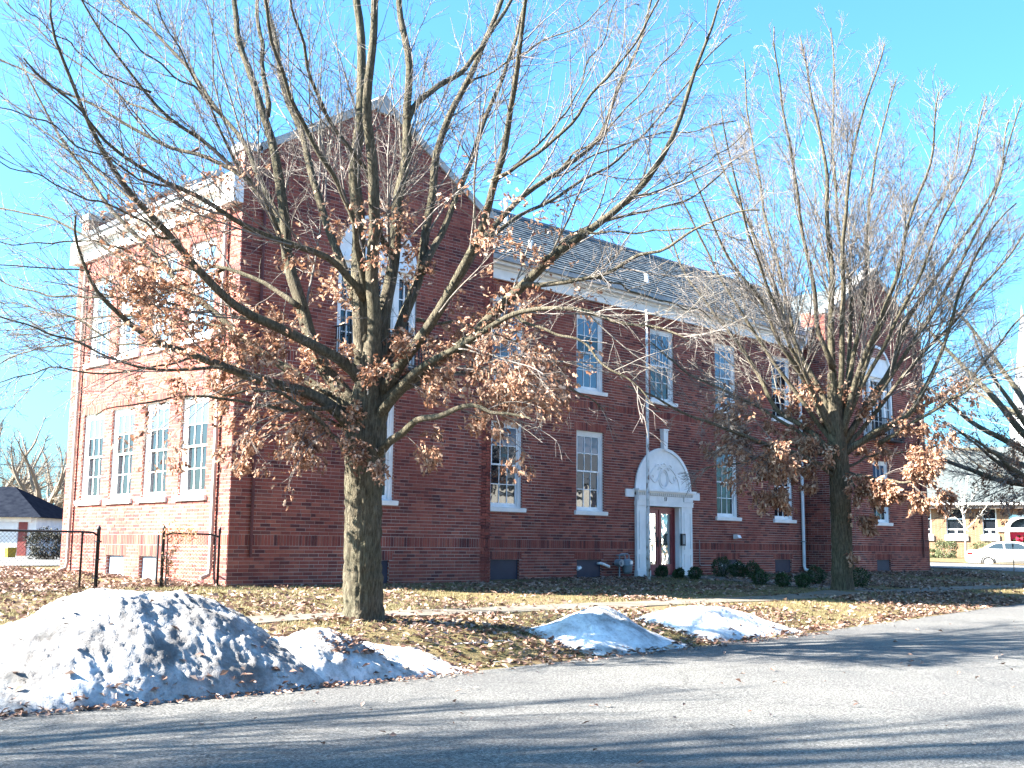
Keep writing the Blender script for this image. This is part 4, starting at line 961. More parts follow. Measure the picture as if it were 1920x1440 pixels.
# ------------------------------------------------------------------ snow
def snow_pile(name, label, crest, Yc, front, back, x0, x1, seed, lump=.05, pw=.75, ex=1.7):
    cr = np.array([onY(px, py, Yc) for px, py in crest]); o = np.argsort(cr[:, 0]); cr = cr[o]
    stp = .028; gx_ = np.arange(x0, x1, stp); gy_ = np.arange(front-.12, back+.12, stp); X, Y = np.meshgrid(gx_, gy_, indexing='ij')
    g0 = ground(X, Y, False); Hc = np.interp(X, cr[:, 0], cr[:, 2], left=-3, right=-3); Hc = np.maximum(Hc, -3)
    wob = (fbm(X*1.6, seed, 0, 3)-.45)*.5; yc = Yc+.25*(fbm(X*.9, seed+4., 0, 2)-.4)
    t = np.where(Y < yc, (yc-Y)/(yc-front-.12*wob), (Y-yc)/(back-yc+.4*wob)); s = np.clip(1-np.clip(t, 0, 2)**ex, -1, 1); s = np.where(s > 0, np.abs(s)**pw, s*.6)
    gc = ground(X, np.full_like(X, Yc), False); hh = np.maximum(Hc-gc, -.05)
    wx = X+.12*fbm(X*5, Y*5, seed+9, 2); wy = Y+.12*fbm(X*5, Y*5, seed+11, 2)
    lum = (fbm(X*1.7, Y*1.7, seed, 3)-.45)*lump*6+(.5-np.abs(vnoise(wx*6, wy*6, seed+2)*2-1))*lump*.35+(.5-np.abs(vnoise(wx*14, wy*14, seed+5)*2-1))*lump*.45+(fbm(wx*22, wy*22, seed+7, 3)-.45)*lump*1.5
    Z = g0+hh*s+lum*np.clip(hh*s*3, 0, 1)-.012
    i = np.arange(len(gx_)-1)[:, None]*len(gy_)+np.arange(len(gy_)-1)[None]; F = np.stack([i, i+len(gy_), i+len(gy_)+1, i+1], -1)
    keep = (Z-g0 > -.03); k4 = keep[:-1, :-1] | keep[1:, :-1] | keep[1:, 1:] | keep[:-1, 1:]
    Z = np.maximum(Z, g0-.06)
    used = np.zeros(X.size, bool); Fk = F[k4]; used[Fk.ravel()] = True; remap = np.cumsum(used)-1
    V = np.stack([X, Y, Z], -1).reshape(-1, 3)[used]
    ob = mesh_obj(name, V, remap[Fk], M['snow' if seed == 3 else 'snowclean'], None, True); tag(ob, label, 'snow pile', 'snow piles along the kerb'); return ob
P1 = snow_pile('snow_pile', 'tallest dirty snow pile at the left edge of the street', [(-90,1240),(0,1195),(60,1168),(100,1150),(150,1128),(200,1110),(240,1106),(300,1104),(345,1103),(400,1122),(440,1142),(480,1168),(520,1205),(560,1250)], -9.2, -10.62, -8.1, -9.6, -4.2, 3, .045)
P2 = snow_pile('snow_pile', 'low clean snow pile joined to the tallest pile, leaves caught in its hollow', [(500,1215),(530,1190),(560,1182),(590,1177),(640,1190),(690,1208),(720,1214),(790,1226),(850,1242),(885,1262)], -9.75, -10.5, -9.0, -5.6, -2.2, 8, .05)
P3 = snow_pile('snow_pile', 'pointed snow pile standing alone at the road edge right of the big oak', [(980,1238),(1010,1212),(1050,1178),(1090,1152),(1115,1139),(1140,1138),(1175,1160),(1210,1180),(1250,1200),(1285,1216)], -9.25, -10.34, -8.5, -1.4, 2.8, 13, .03, 1.0, 1.35)
P4 = snow_pile('snow_pile', 'long low snow pile furthest along the road, flat topped', [(1245,1172),(1262,1152),(1290,1140),(1330,1137),(1380,1146),(1420,1157),(1460,1172),(1505,1190)], -9.1, -10.2, -8.3, 2.3, 6.8, 17, .04)
P5 = snow_pile('snow_pile', 'tiny strip of leftover snow in the tree shadow beside the pointed pile', [(940,1226),(955,1220),(975,1219),(990,1226)], -9.5, -9.85, -9.2, -1.6, -.5, 21, .01)

# ------------------------------------------------------------------ leaf litter and grass
def scatter(n, xr, yr, seed):
    r_ = np.random.default_rng(seed); return r_.uniform(*xr, n), r_.uniform(*yr, n), r_
x, y, r_ = scatter(150000, (-16, 34), (-10.7, 3), 5)
dn = fbm(x*.55, y*.55, 4, 4); dn = np.clip((dn-.36)*4.2, .06, 1)
edge = np.exp(-((y-curb_y(x)-.25)/.35)**2); dn = np.maximum(dn*np.where(y < -7.0, 1.0, .62), edge)
dn = dn*np.where((y > -6.9) & (y < -5.9), .32, 1); dn = dn*np.where((y > 0) & (x > 0), np.where(y < RM, np.where(x > W, .6, 0), 0), 1)
dn = np.where((x > 6) & (y > -6), np.minimum(1, dn*1.5), dn)
near_o = np.exp(-((x-.3)**2/2.2+(y+9.4)**2/.7)); dn = np.maximum(dn, near_o)
dn = dn*np.where(y < curb_y(x)+.0, .25*np.exp(-(curb_y(x)-y)/.12), 1)
k = r_.random(len(x)) < dn*.62; x, y = x[k], y[k]
def litter(x, y, z, name, size, r_, mat='litter'):
    N = len(x); a = r_.uniform(0, 2*math.pi, N); D = np.stack([np.cos(a), np.sin(a), r_.uniform(-.15, .55, N)], 1)
    P = np.stack([x, y, z], 1); D = unit(D); S = unit(np.cross(D, np.array([0, 0, 1.0])+r_.normal(size=(N, 3))*.35)); U = np.cross(S, D)
    l = size*r_.uniform(.6, 1.3, N)[:, None]; w = l*r_.uniform(.2, .36, N)[:, None]; h = w*r_.uniform(.1, 1.0, N)[:, None]
    V = np.stack([P, P+D*l*.45+S*w+U*h, P+D*l, P+D*l*.5-S*w+U*h, P+D*l*.5], 1).reshape(-1, 3); b = (np.arange(N)*5)[:, None, None]
    F = (b+np.array([[0, 4, 1], [4, 2, 1], [0, 3, 4], [4, 3, 2]])[None]).reshape(-1, 3)
    return tag(mesh_obj(name, V, F, M[mat]), kind='stuff')
litter(x, y, ground(x, y)+.008, 'fallen_leaves', .12, np.random.default_rng(9))
x, y, r_ = scatter(230, (-12, 20), (-19, -10.4), 15)
x = np.concatenate([x, r_.uniform(-9, -2.4, 500), r_.uniform(-1.2, 6, 260)]); yy = curb_y(x[230:])-np.abs(r_.normal(size=760))*.13-.12
y = np.concatenate([y, yy]); k = y < curb_y(x)-.02; x, y = x[k], y[k]
litter(x, y, road_z(x)+.012, 'fallen_leaves', .075, r_)
x, y, r_ = scatter(16000, (-9, 0), (0.0, 13.4), 55); k = r_.random(len(x)) < np.clip((fbm(x*.6, y*.6, 3, 3)-.3)*4, .15, 1); x, y = x[k], y[k]
litter(x, y, ground(x, y)+.008, 'fallen_leaves', .13, r_)
# leaves and twigs caught on the snow
def on_pile(ob, n, sel, seed, size=.1):
    V = np.array([v.co for v in ob.data.vertices]); r_ = np.random.default_rng(seed); k = sel(V); C_ = V[k]
    if len(C_) == 0: return
    q = C_[r_.integers(0, len(C_), n)]; litter(q[:, 0]+r_.normal(size=n)*.02, q[:, 1]+r_.normal(size=n)*.02, q[:, 2]+.006, 'fallen_leaves', size, r_)
on_pile(P1, 60, lambda V: V[:, 1] < -9.0, 1); on_pile(P1, 260, lambda V: V[:, 1] < -10.42, 2)
hol = at(655, 1252, depth((-4.0, -10.2, -.5)))
on_pile(P2, 170, lambda V: (np.abs(V[:, 0]-hol[0]) < .34) & (np.abs(V[:, 1]-hol[1]) < .16), 3, .09); on_pile(P2, 60, lambda V: V[:, 1] < -10.3, 4); on_pile(P3, 40, lambda V: V[:, 1] < -10.15, 5); on_pile(P4, 40, lambda V: V[:, 1] < -9.9, 6)
# grass blades
x, y, r_ = scatter(330000, (-14, 26), (-10.2, -.02), 25)
dn = np.clip((fbm(x*.7+40, y*.7, 9, 4)-.33)*4, .1, 1)*np.where((y > -6.92) & (y < -5.88), 0, 1)*np.where((x > 15.2) & (x < 16.9) & (y > -6), 0, 1)*np.clip((y-curb_y(x)-.25)/.5, 0, 1)
dn = dn*np.where(x > 8, .6, 1); k = r_.random(len(x)) < dn*.8; x, y = x[k], y[k]; N = len(x)
a = r_.uniform(0, 2*math.pi, N); h = r_.uniform(.025, .075, N); le = r_.uniform(.3, 1.3, N)*h; z = ground(x, y)-.005
S = np.stack([-np.sin(a), np.cos(a), np.zeros(N)], 1)*.0055; P = np.stack([x, y, z], 1); T = P+np.stack([np.cos(a)*le, np.sin(a)*le, h], 1)
V = np.stack([P-S, P+S, T], 1).reshape(-1, 3); tag(mesh_obj('grass', V, np.arange(3*N).reshape(-1, 3), M['grass']), kind='stuff')

# ------------------------------------------------------------------ shrubs by the doorway path
def leafy_blob(name, c, rx, ry, rz, n, mat, label, cat, group, seed, size=.05, flat=0.0, boxy=1.0, stems=True):
    r_ = np.random.default_rng(seed); root = thing(name, (c[0], c[1], c[2]), label, cat, group)
    if stems:
        m = MB()
        for k in range(6):
            a = r_.uniform(0, 6.28); m.tube([(c[0]+.03*math.cos(a), c[1]+.03*math.sin(a), c[2]-.05), (c[0]+rx*.3*math.cos(a), c[1]+ry*.3*math.sin(a), c[2]+rz*.6), (c[0]+rx*.6*math.cos(a), c[1]+ry*.6*math.sin(a), c[2]+rz*1.5)], [.016, .012, .006], 5)
        m.build('stem', M['twig'], root)
    d = unit(r_.normal(size=(n, 3))); d = np.sign(d)*np.abs(d)**boxy; d = d/np.maximum(1e-6, (np.abs(d)**(2/boxy)).sum(1, keepdims=True)**(boxy/2)) if boxy != 1 else d
    rr = r_.uniform(.5, 1.0, n)**.6; lump = .68+.6*vnoise(d[:, 0]*2.2+seed, d[:, 1]*2.2, d[:, 2]*2.2)
    P = np.array(c)+np.stack([d[:, 0]*rx, d[:, 1]*ry, rz+d[:, 2]*rz], 1)*1.0; P = np.array(c)+np.array([0, 0, rz])+(P-np.array(c)-np.array([0, 0, rz]))*(rr*lump)[:, None]
    k = P[:, 2] > c[2]+.01; P, d = P[k], d[k]; Dd = d+r_.normal(size=P.shape)*.8; N = len(P); Dd = unit(Dd); Sx = unit(np.cross(Dd, r_.normal(size=(N, 3))))
    l = size*r_.uniform(.6, 1.4, N)[:, None]; V = np.stack([P, P+Dd*l*.5+Sx*l*.3, P+Dd*l, P+Dd*l*.5-Sx*l*.3], 1).reshape(-1, 3)
    tag(mesh_obj('foliage', V, np.arange(4*N).reshape(-1, 4), M[mat], root), kind='stuff'); return root
SHL = [(1241,1082,.19),(1273,1084,.17),(1302,1082,.2),(1424,1087,.25),(1467,1088,.21),(1505,1090,.2)]
SHR = [(1353,1072,.33),(1384,1077,.25),(1412,1077,.26),(1531,1084,.27),(1608,1082,.31)]
ll = ['small round shrub nearest the red double door', 'second small round shrub from the red double door on its near side of the path', 'round shrub on the near side of the path just right of the white doorway', 'round shrub overlapping another, middle of the near path row', 'round shrub fifth along the near path row, under the basement board', 'last round shrub of the near path row towards the shaded oak']
lr = ['biggest dark shrub with white vent elbows just above it', 'dark shrub tucked right of the biggest one', 'dark shrub half hidden behind another in the far path row', 'tall dark shrub beside the foot of the white downspout', 'dark shrub peeping out at the right side of the shaded oak trunk']
for k, (px, py, r0) in enumerate(SHL):
    p = onX(px, py, 14.9); z = float(ground(14.9, p[1])); leafy_blob('round_shrub', (14.9, p[1], z), r0*1.0, r0*.9, r0*.9, 1100, 'shrub', ll[k], 'shrub', 'shrubs lining the path', 100+k)
for k, (px, py, r0) in enumerate(SHR):
    p = onX(px, py, 17.2); z = float(ground(17.2, p[1])); leafy_blob('round_shrub', (17.2, p[1], z), r0*.95, r0*.95, r0*.98, 1300, 'shrub', lr[k], 'shrub', 'shrubs lining the path', 120+k)

# ------------------------------------------------------------------ chain link fence
def fence_panel(parent, p0, p1, h, rail=True, z0=.04):
    p0, p1 = np.array(p0, float), np.array(p1, float); d = p1-p0; L = np.linalg.norm(d[:2]); st = .075; m = MB(); n = int((L+h)/st)
    V, Fm = [], []
    for s in (0, 1):
        for k in range(n+1):
            u0 = k*st-h if s == 0 else k*st; sg = 1 if s == 0 else -1; a, b = (u0, 0.0), (u0+sg*h, h)
            t0, t1 = 0.0, 1.0; du = b[0]-a[0]
            for lim, sign in ((0, 1), (L, -1)):
                q = (lim-a[0])/du
                if (du > 0) == (sign > 0): t0 = max(t0, q)
                else: t1 = min(t1, q)
            if t1-t0 < .02: continue
            A, B = ((a[0]+du*t, h*t) for t in (t0, t1)); o = len(V); r = .003
            for (uu, zz) in (A, B):
                c = p0+d*(uu/L)+np.array([0, 0, z0+zz])
                nrm = np.array([-d[1], d[0], 0])/L
                V += [c+nrm*r*(1 if s else -1)+np.array([0, 0, r]), c+nrm*r+np.array([0, 0, -r]), c-nrm*r+np.array([0, 0, -r])]
            Fm += [(o, o+1, o+4, o+3), (o+1, o+2, o+5, o+4), (o+2, o, o+3, o+5)]
    tag(mesh_obj('wire_mesh', np.array(V), Fm, M['black'], parent), kind='stuff')
def post(parent, x, y, h, r, z): MB().lathe([(r, -.3), (r, h-.05), (r*1.25, h-.04), (r*1.2, h-.01), (r*.6, h+.02), (.004, h+.05)], (x, y, z), 10).build('post', M['black'], parent, True)
gz0 = .02
fe = thing('chain_link_fence', (-6, 0, 0), 'black chain link fence running off the left edge beside the school', 'fence')
for xx, r in ((-2.84, .038), (-3.16, .022), (-6.0, .026), (-9, .026), (-12, .026)): post(fe, xx, 0, 1.17 if r > .03 else 1.08, r, gz0)
MB().tube([(-2.84, 0, 1.02), (-2.95, 0, 1.09), (-3.2, 0, 1.1), (-14, 0, 1.1)], .021, 8).build('rail', M['black'], fe)
m = MB()
for z in (.2, .55, .9): m.box(-2.89, -2.79, -.045, .045, z, z+.03)
m.build('clamp', M['black'], fe)
MB().tube([(-2.91, 0, .1), (-2.91, 0, 1.05)], .008, 5).build('tension_bar', M['black'], fe)
fence_panel(fe, (-14, 0, gz0), (-2.9, 0, gz0), 1.05)
f2 = thing('chain_link_fence', (-.9, 0, 0), 'short black chain link panel between the open gate and the building corner', 'fence')
for xx, r in ((-1.47, .035), (-.2, .028)): post(f2, xx, 0, 1.2, r, gz0)
MB().tube([(-1.47, 0, 1.04), (-1.3, 0, 1.1), (-.4, 0, 1.09), (-.2, 0, 1.04)], .02, 8).build('rail', M['black'], f2)
MB().tube([(-1.38, 0, .06), (-1.38, 0, 1.04)], .014, 6).build('tension_bar', M['black'], f2); MB().tube([(-.28, 0, .06), (-.28, 0, 1.04)], .008, 6).build('tension_bar', M['black'], f2)
fence_panel(f2, (-1.38, 0, gz0), (-.25, 0, gz0), 1.04)
gt = thing('fence_gate', (-1.53, .02, 0), 'black chain link gate swung fully open, seen edge on beside the fence post', 'gate')
ga, gb = np.array([-1.55, .06, 0]), np.array([-1.55+.50, .06+1.0, 0])
m = MB(); m.tube([ga+[0, 0, .06], ga+[0, 0, 1.06], gb+[0, 0, 1.06], gb+[0, 0, .06], ga+[0, 0, .06]], .02, 6); m.build('gate_frame', M['black'], gt)
fence_panel(gt, ga+[0, 0, .02], gb+[0, 0, .02], 1.0)
vn = thing('dry_vine', (-1.4, -.03, 0), 'dry climbing vine with yellowed leaves on the fence post', 'vine')
m = MB(); vp = []
for k in range(7):
    r_ = np.random.default_rng(200+k); p = np.array([-1.42+r_.uniform(-.04, .1), -.04, .02]); pts = [p]; h = r_.uniform(.5, 1.3)
    for q in range(10): p = p+np.array([r_.normal()*.05+(.05 if q > 6 else 0), r_.normal()*.015, h/10]); pts.append(p)
    m.tube(pts, .006, 4); vp += pts[3:]
m.build('stem', M['twig'], vn)
r_ = np.random.default_rng(77); vp = np.array(vp); q = vp[r_.integers(0, len(vp), 150)]; top = np.stack([r_.uniform(-1.5, -.75, 170), r_.normal(size=170)*.05-.03, 1.13+r_.normal(size=170)*.09], 1)
q = np.concatenate([q, top]); v, f = leaf_mesh(q, r_.normal(size=q.shape)+[0, 0, -.4], .06, r_); tag(mesh_obj('leaves', v, f, M['vine'], vn), kind='stuff')

# ------------------------------------------------------------------ left background: garage, hedge, bin
M['siding'] = simple('white_siding', (.55, .57, .6), (.68, .69, .7), 2, .6); M['roofdark'] = simple('dark_shingle', (.008, .010, .016), (.015, .018, .026), 3, 1.0, .3, spec=0.0)
M['redpost'] = simple('red_post_paint', (.16, .035, .035), (.22, .05, .045), 4, .6); M['yellow'] = simple('yellow_plastic', (.22, .17, .012), (.27, .21, .02), 4, .45)
gc = at(66, 1040, 60); gcx, gcy = gc[0], gc[1]; gzz = .2
t_ = np.array([.718, -.696, 0]); n_ = np.array([.696, .718, 0])      # along the front, and away
def gl(u, d, z): return tuple(np.array([gcx, gcy, gzz])+t_*u+n_*d+np.array([0, 0, z]))
ga_ = thing('garage', (gcx, gcy, gzz), 'white sided garage with dark hipped roof and red corner post behind the parking area', 'garage')
m = MB()
def lbox(m, u0, u1, d0, d1, z0, z1):
    m.add([gl(u0,d0,z0),gl(u1,d0,z0),gl(u1,d1,z0),gl(u0,d1,z0),gl(u0,d0,z1),gl(u1,d0,z1),gl(u1,d1,z1),gl(u0,d1,z1)], [(0,3,2,1),(4,5,6,7),(0,1,5,4),(1,2,6,5),(2,3,7,6),(3,0,4,7)])
lbox(m, -7, -.05, 0, 6, -.2, 2.05); m.build('wall', M['siding'], ga_)
m = MB(); z0, z1 = 2.0, 3.75; c = [gl(-7.4, -.4, z0), gl(.35, -.4, z0), gl(.35, 6.4, z0), gl(-7.4, 6.4, z0), gl(-4.4, 3, z1), gl(-2.6, 3, z1)]
m.add(c, [(0,1,5,4), (1,2,5), (2,3,4,5), (3,0,4), (0,3,2,1)]); m.build('roof', M['roofdark'], ga_)
m = MB(); lbox(m, -.95, -.5, -.05, -.001, -.1, 1.75); m.build('corner_post', M['redpost'], ga_)
m = MB(); lbox(m, -7, -.3, -.06, -.001, 1.76, 2.0); m.build('fascia', M['white'], ga_)
for k in range(5):
    m = MB(); lbox(m, -6.0, -1.0, -.03, -.002, -.1+k*.37, -.1+k*.37+.35); m.build('door_panel', M['siding'], ga_)
p = at(85, 1040, 47); hp = (p[0], p[1], float(ground(p[0], p[1], False)))
leafy_blob('clipped_hedge', hp, .72, .72, .62, 5200, 'hedge', 'dark rounded clipped bush beside the garage behind the fence', 'bush', None, 301, .07, boxy=.75)
p = at(19, 1042, 52); bz = float(ground(p[0], p[1], False))
bn_ = thing('yellow_bin', (p[0], p[1], bz), 'bright yellow plastic bin standing before the garage door', 'bin')
m = MB(); c = [(-.17, -.16), (.17, -.16), (.17, .16), (-.17, .16)]; c2 = [(a*1.2, b*1.2) for a, b in c]
m.add([(p[0]+a, p[1]+b, bz) for a, b in c]+[(p[0]+a, p[1]+b, bz+.42) for a, b in c2], [(0,3,2,1), (4,5,6,7), (0,1,5,4), (1,2,6,5), (2,3,7,6), (3,0,4,7)]); m.build('bin_body', M['yellow'], bn_)
m = MB(); m.add([(p[0]+a*1.3, p[1]+b*1.3, bz+.421) for a, b in c]+[(p[0]+a*1.15, p[1]+b*1.15, bz+.48) for a, b in c], [(0,3,2,1), (4,5,6,7), (0,1,5,4), (1,2,6,5), (2,3,7,6), (3,0,4,7)]); m.build('lid', M['yellow'], bn_)
a_, b_ = at(-60, 861, 64), at(170, 872, 64); pts = [a_+(b_-a_)*t+np.array([0, 0, -.25*math.sin(math.pi*t)]) for t in np.linspace(0, 1, 10)]
tag(MB().tube(pts, .025, 5).build('power_line', M['black']), 'thin dark overhead wire crossing the bare trees left of the school', 'wire')

# ------------------------------------------------------------------ right background: church, car, sapling
cn = np.array([-.9, -.436, 0]); cn /= np.linalg.norm(cn); ct = np.array([-cn[1], cn[0], 0]); ct = np.array([.436, -.9, 0])/np.linalg.norm([.436, -.9]); c0 = at(1738, 1042, 78); c0[2] = .3
def cu(px, py=1000):
    q = onP(px, py, c0, cn); return float(np.dot(q-c0, ct)), float(q[2])
def cl(u, d, z): return tuple(np.array([c0[0], c0[1], 0])+ct*u-cn*d+np.array([0, 0, z]))
def cbox(m, u0, u1, d0, d1, z0, z1):
    m.add([cl(u0,d0,z0),cl(u1,d0,z0),cl(u1,d1,z0),cl(u0,d1,z0),cl(u0,d0,z1),cl(u1,d0,z1),cl(u1,d1,z1),cl(u0,d1,z1)], [(0,3,2,1),(4,5,6,7),(0,1,5,4),(1,2,6,5),(2,3,7,6),(3,0,4,7)]); return m
M['redoor'] = simple('bright_red_door', (.5, .015, .05), (.58, .02, .06), 3, .4); M['shingle'] = simple('grey_green_shingle', (.045, .055, .055), (.085, .095, .095), 4, .85, .4, .02, stretch=(1, 1, 3))
M['brownsoffit'] = simple('brown_soffit', (.20, .15, .13), (.27, .21, .18), 4, .7); M['greymet'] = simple('steeple_grey', (.17, .18, .2), (.24, .25, .27), 2, .6)
ch = thing('church_building', cl(6, 0, .3), 'low orange brick church with grey shingle roof, tall windows and bright red door', 'church')
eave = cu(1780, 947)[1]; rz = cu(1780, 838)[1]*1.08
doorL, doorR = cu(1893)[0], cu(1893)[0]+1.9; wins = [(cu(1718)[0], cu(1747)[0]), (cu(1775)[0], cu(1811)[0]), (cu(1843)[0], cu(1870)[0])]; wz0, wz1 = cu(1793, 1003)[1], cu(1793, 953)[1]
m = MB(); us = sorted([-8]+[e for w in wins for e in w]+[doorL, doorR, 22.0])
for a, b in zip(us[:-1], us[1:]):
    mid = (a+b)/2
    if any(w[0] < mid < w[1] for w in wins): cbox(m, a, b, 0, .3, -.5, wz0); cbox(m, a, b, 0, .3, wz1, eave)
    elif doorL < mid < doorR: cbox(m, a, b, 0, .3, 3.4, eave)
    else: cbox(m, a, b, 0, .3, -.5, eave)
m.build('wall', M['church'], ch)
m = MB(); m.add([cl(-8.3, -.6, eave+.1), cl(22, -.6, eave+.1), cl(22, 8.5, rz), cl(-8.3, 8.5, rz), cl(-8.3, 17, eave), cl(22, 17, eave)], [(0,1,2,3), (3,2,5,4)]); m.build('roof', M['shingle'], ch)
m = MB(); cbox(m, -8.2, 22, -.55, -.0, eave-.25, eave+.02); m.build('soffit', M['brownsoffit'], ch)
m = MB(); cbox(m, -8.2, 22, -.72, -.551, eave-.02, eave+.14); m.build('gutter', M['white'], ch)
for a, b in wins:
    m = MB(); h = wz1-wz0
    cbox(m, a, a+.07, .08, .16, wz0, wz1); cbox(m, b-.07, b, .08, .16, wz0, wz1); cbox(m, a+.07, b-.07, .08, .16, wz1-.07, wz1); cbox(m, a+.07, b-.07, .08, .16, wz0, wz0+.08)
    cbox(m, a+.07, b-.07, .085, .155, wz0+h*.58, wz0+h*.62); cbox(m, a+.07, b-.07, .085, .155, wz0+h*.19, wz0+h*.23); cbox(m, (a+b)/2-.06, (a+b)/2+.06, .09, .15, wz0+.08, wz0+h*.19)
    fr = m.build('window', M['white'], ch)
    for z0, z1 in ((.03, .19), (.23, .58), (.62, .97)):
        m = MB(); m.quad(cl(a+.07, .13, wz0+h*z0), cl(b-.07, .13, wz0+h*z0), cl(b-.07, .13, wz0+h*z1), cl(a+.07, .13, wz0+h*z1)); m.build('pane', M['glass'], fr)
    m = MB(); cbox(m, a-.12, b+.12, -.1, .15, wz0-.38, wz0-.0); m.build('sill', M['white'], fr)
m = MB(); cbox(m, doorL, doorR, .2, .28, -.3, 2.25); m.build('door', M['redoor'], ch)
dm = (doorL+doorR)/2; rr_ = (doorR-doorL)/2
m = MB()
for ro, ri, d in ((rr_+.28, rr_, -.06),):
    A = [(dm+ro*math.cos(t), 2.4+ro*.8*math.sin(t)) for t in np.linspace(0, math.pi, 16)]; B = [(dm+ri*math.cos(t), 2.4+ri*.8*math.sin(t)) for t in np.linspace(0, math.pi, 16)]
    for k in range(15): m.prism([A[k], A[k+1], B[k+1], B[k]], lambda u, w, d: cl(u, d, w), d, .1)
cbox(m, doorL-.28, doorL, -.06, .1, -.3, 2.4); cbox(m, doorL-.75, doorR+.75, -.1, .15, 2.26, 2.52); m.build('door_arch', M['white'], ch)
m = MB(); m.prism([(dm+rr_*math.cos(t), 2.53+rr_*.75*math.sin(t)) for t in np.linspace(0, math.pi, 14)], lambda u, w, d: cl(u, d, w), .18, .2); m.build('fanlight', M['glass'], ch)
stc = at(1925, 760, 92); m = MB(); q = np.array([stc[0], stc[1], 0])
def sbox(m, w, z0, z1):
    P_ = [q+ct*a*w-cn*b*w for a, b in ((-1,-1),(1,-1),(1,1),(-1,1))]; m.add([p+[0,0,z0] for p in P_]+[p+[0,0,z1] for p in P_], [(0,3,2,1),(4,5,6,7),(0,1,5,4),(1,2,6,5),(2,3,7,6),(3,0,4,7)])
zs0 = at(1905, 832, 92)[2]; zs1 = at(1905, 775, 92)[2]; sbox(m, 1.25, 4, zs1); m.build('steeple_tower', M['white'], ch)
m = MB(); P_ = [q+ct*a*1.05-cn*b*1.05+[0, 0, zs1] for a, b in ((-1,-1),(1,-1),(1,1),(-1,1))]; m.add(P_+[q+[0, 0, zs1+9]], [(0,1,4),(1,2,4),(2,3,4),(3,0,4)]); m.build('spire', M['greymet'], ch)
# wreath on the red door
wu, wz = cu(1907, 1000); wr = thing('wreath', cl(dm-.35, .16, 1.55), 'green wreath with red bow hanging on the bright red church door', 'wreath')
cw = np.array(cl(dm-.35, .17, 1.55)); th = np.linspace(0, 2*math.pi, 300); r_ = np.random.default_rng(5)
P_ = cw+np.outer(np.cos(th)*.34, ct)+np.outer(np.sin(th)*.34, [0, 0, 1])+r_.normal(size=(300, 3))*.045; v, f = leaf_mesh(P_, r_.normal(size=(300, 3)), .14, r_); tag(mesh_obj('greenery', v, f, M['shrub'], wr), kind='stuff')
m = MB(); b = cw+np.array([0, 0, .26])+cn*.08; m.prism([(-.22, .12), (0, 0), (-.2, -.14)], lambda u, w, d: tuple(b+ct*u+np.array([0, 0, w])+cn*d), 0, .08); m.prism([(.22, .12), (.2, -.14), (0, 0)], lambda u, w, d: tuple(b+ct*u+np.array([0, 0, w])+cn*d), 0, .08); m.build('bow', M['redoor'], wr)
# shrubs and planting before the church
for k, (px, py, dep, rx_, rz_, lb) in enumerate(((1775, 1046, 74, .62, .62, 'square clipped shrub left of the slim young tree by the church'), (1850, 1046, 74.5, .75, .55, 'clipped shrub behind the white car roof under the church window'), (1745, 1044, 75, .55, .3, 'low brown shrub at the school corner before the church wall'))):
    p = at(px, py, dep); leafy_blob('clipped_shrub', (p[0], p[1], p[2]-.1), rx_, rx_, rz_, 2200, 'church_shrub', lb, 'shrub', 'shrubs along the church wall', 330+k, .1, boxy=.6)
grid('church_lawn', np.linspace(49, 90, 12), np.linspace(-20, 40, 14), lambda X, Y: ground(X, Y, False)+.06+.25*np.clip((X-50)/18, 0, 1), M['lawn'])
sp_ = at(1812, 1052, 70); zt = at(1806, 940, 70)[2]; H_ = zt-sp_[2]
tr = [sp_+np.array([0, 0, -.2]), sp_+np.array([0, 0, H_*.5]), sp_-ct*.12+np.array([0, 0, H_])]
lims = []
for a, s0, L_ in ((-1, .58, 1.9), (1, .5, 2.0), (-.5, .75, 1.6), (.6, .8, 1.7), (-.2, .9, 1.6), (.25, .97, 1.5)):
    p = sp_+np.array([0, 0, H_*s0]); d = ct*a*.75-cn*(.25*math.sin(a*9))+np.array([0, 0, .8]); lims.append((np.array([p+unit(d)*L_*t+np.array([0, 0, .1*t*t]) for t in np.linspace(0, 1, 6)]), .03, .012))
tree('young_tree', sp_, 'slim pale young tree with bare forked branches before the church windows', 'tree', tr, [.075, .06, .035], lims, 91, nleaf=0, mat=M['palebark'], twmat=M['palebark'], dens=(1.2, 2.0, .6), minr=.009, bark=False, sides=(6, 4, 3, 3), scl=.6)
# parked car
M['carpaint'] = simple('white_car_paint', (.74, .73, .69), (.78, .77, .73), 2, .25, spec=.5); M['tyre'] = simple('tyre_rubber', (.012, .012, .013), (.025, .025, .027), 8, .85); M['rim'] = simple('alloy_rim', (.5, .51, .53), (.6, .6, .62), 5, .35, metal=.3)
M['carglass'] = glass_mat('car_glass', (.02, .03, .035), 1.8, .02, 0.0); M['taillight'] = simple('red_tail_light', (.35, .01, .01), (.4, .015, .015), 4, .3)
cd = 62.0; rw = at(1854, 1066, cd); cz0 = rw[2]; cx_ = np.array([.47, -.883, 0]); cx_ /= np.linalg.norm(cx_); cyv = np.array([cx_[1], -cx_[0], 0]); cyv = cyv if np.dot(cyv, _f) > 0 else -cyv
org = np.array([rw[0], rw[1], cz0])-cx_*1.08
def cp(u, v, z): return tuple(org+cx_*u+cyv*v+np.array([0, 0, z]))
car = thing('parked_car', cp(2.4, .9, 0), 'cream white four door sedan parked before the church at the right edge', 'car')
prof = [(.02, .42), (.0, .62), (.05, .86), (.18, .98), (.75, 1.03), (1.05, 1.04), (3.2, 1.0), (3.5, .96), (4.4, .84), (4.68, .7), (4.76, .5), (4.7, .3), (4.2, .24), (.5, .24), (.1, .3)]
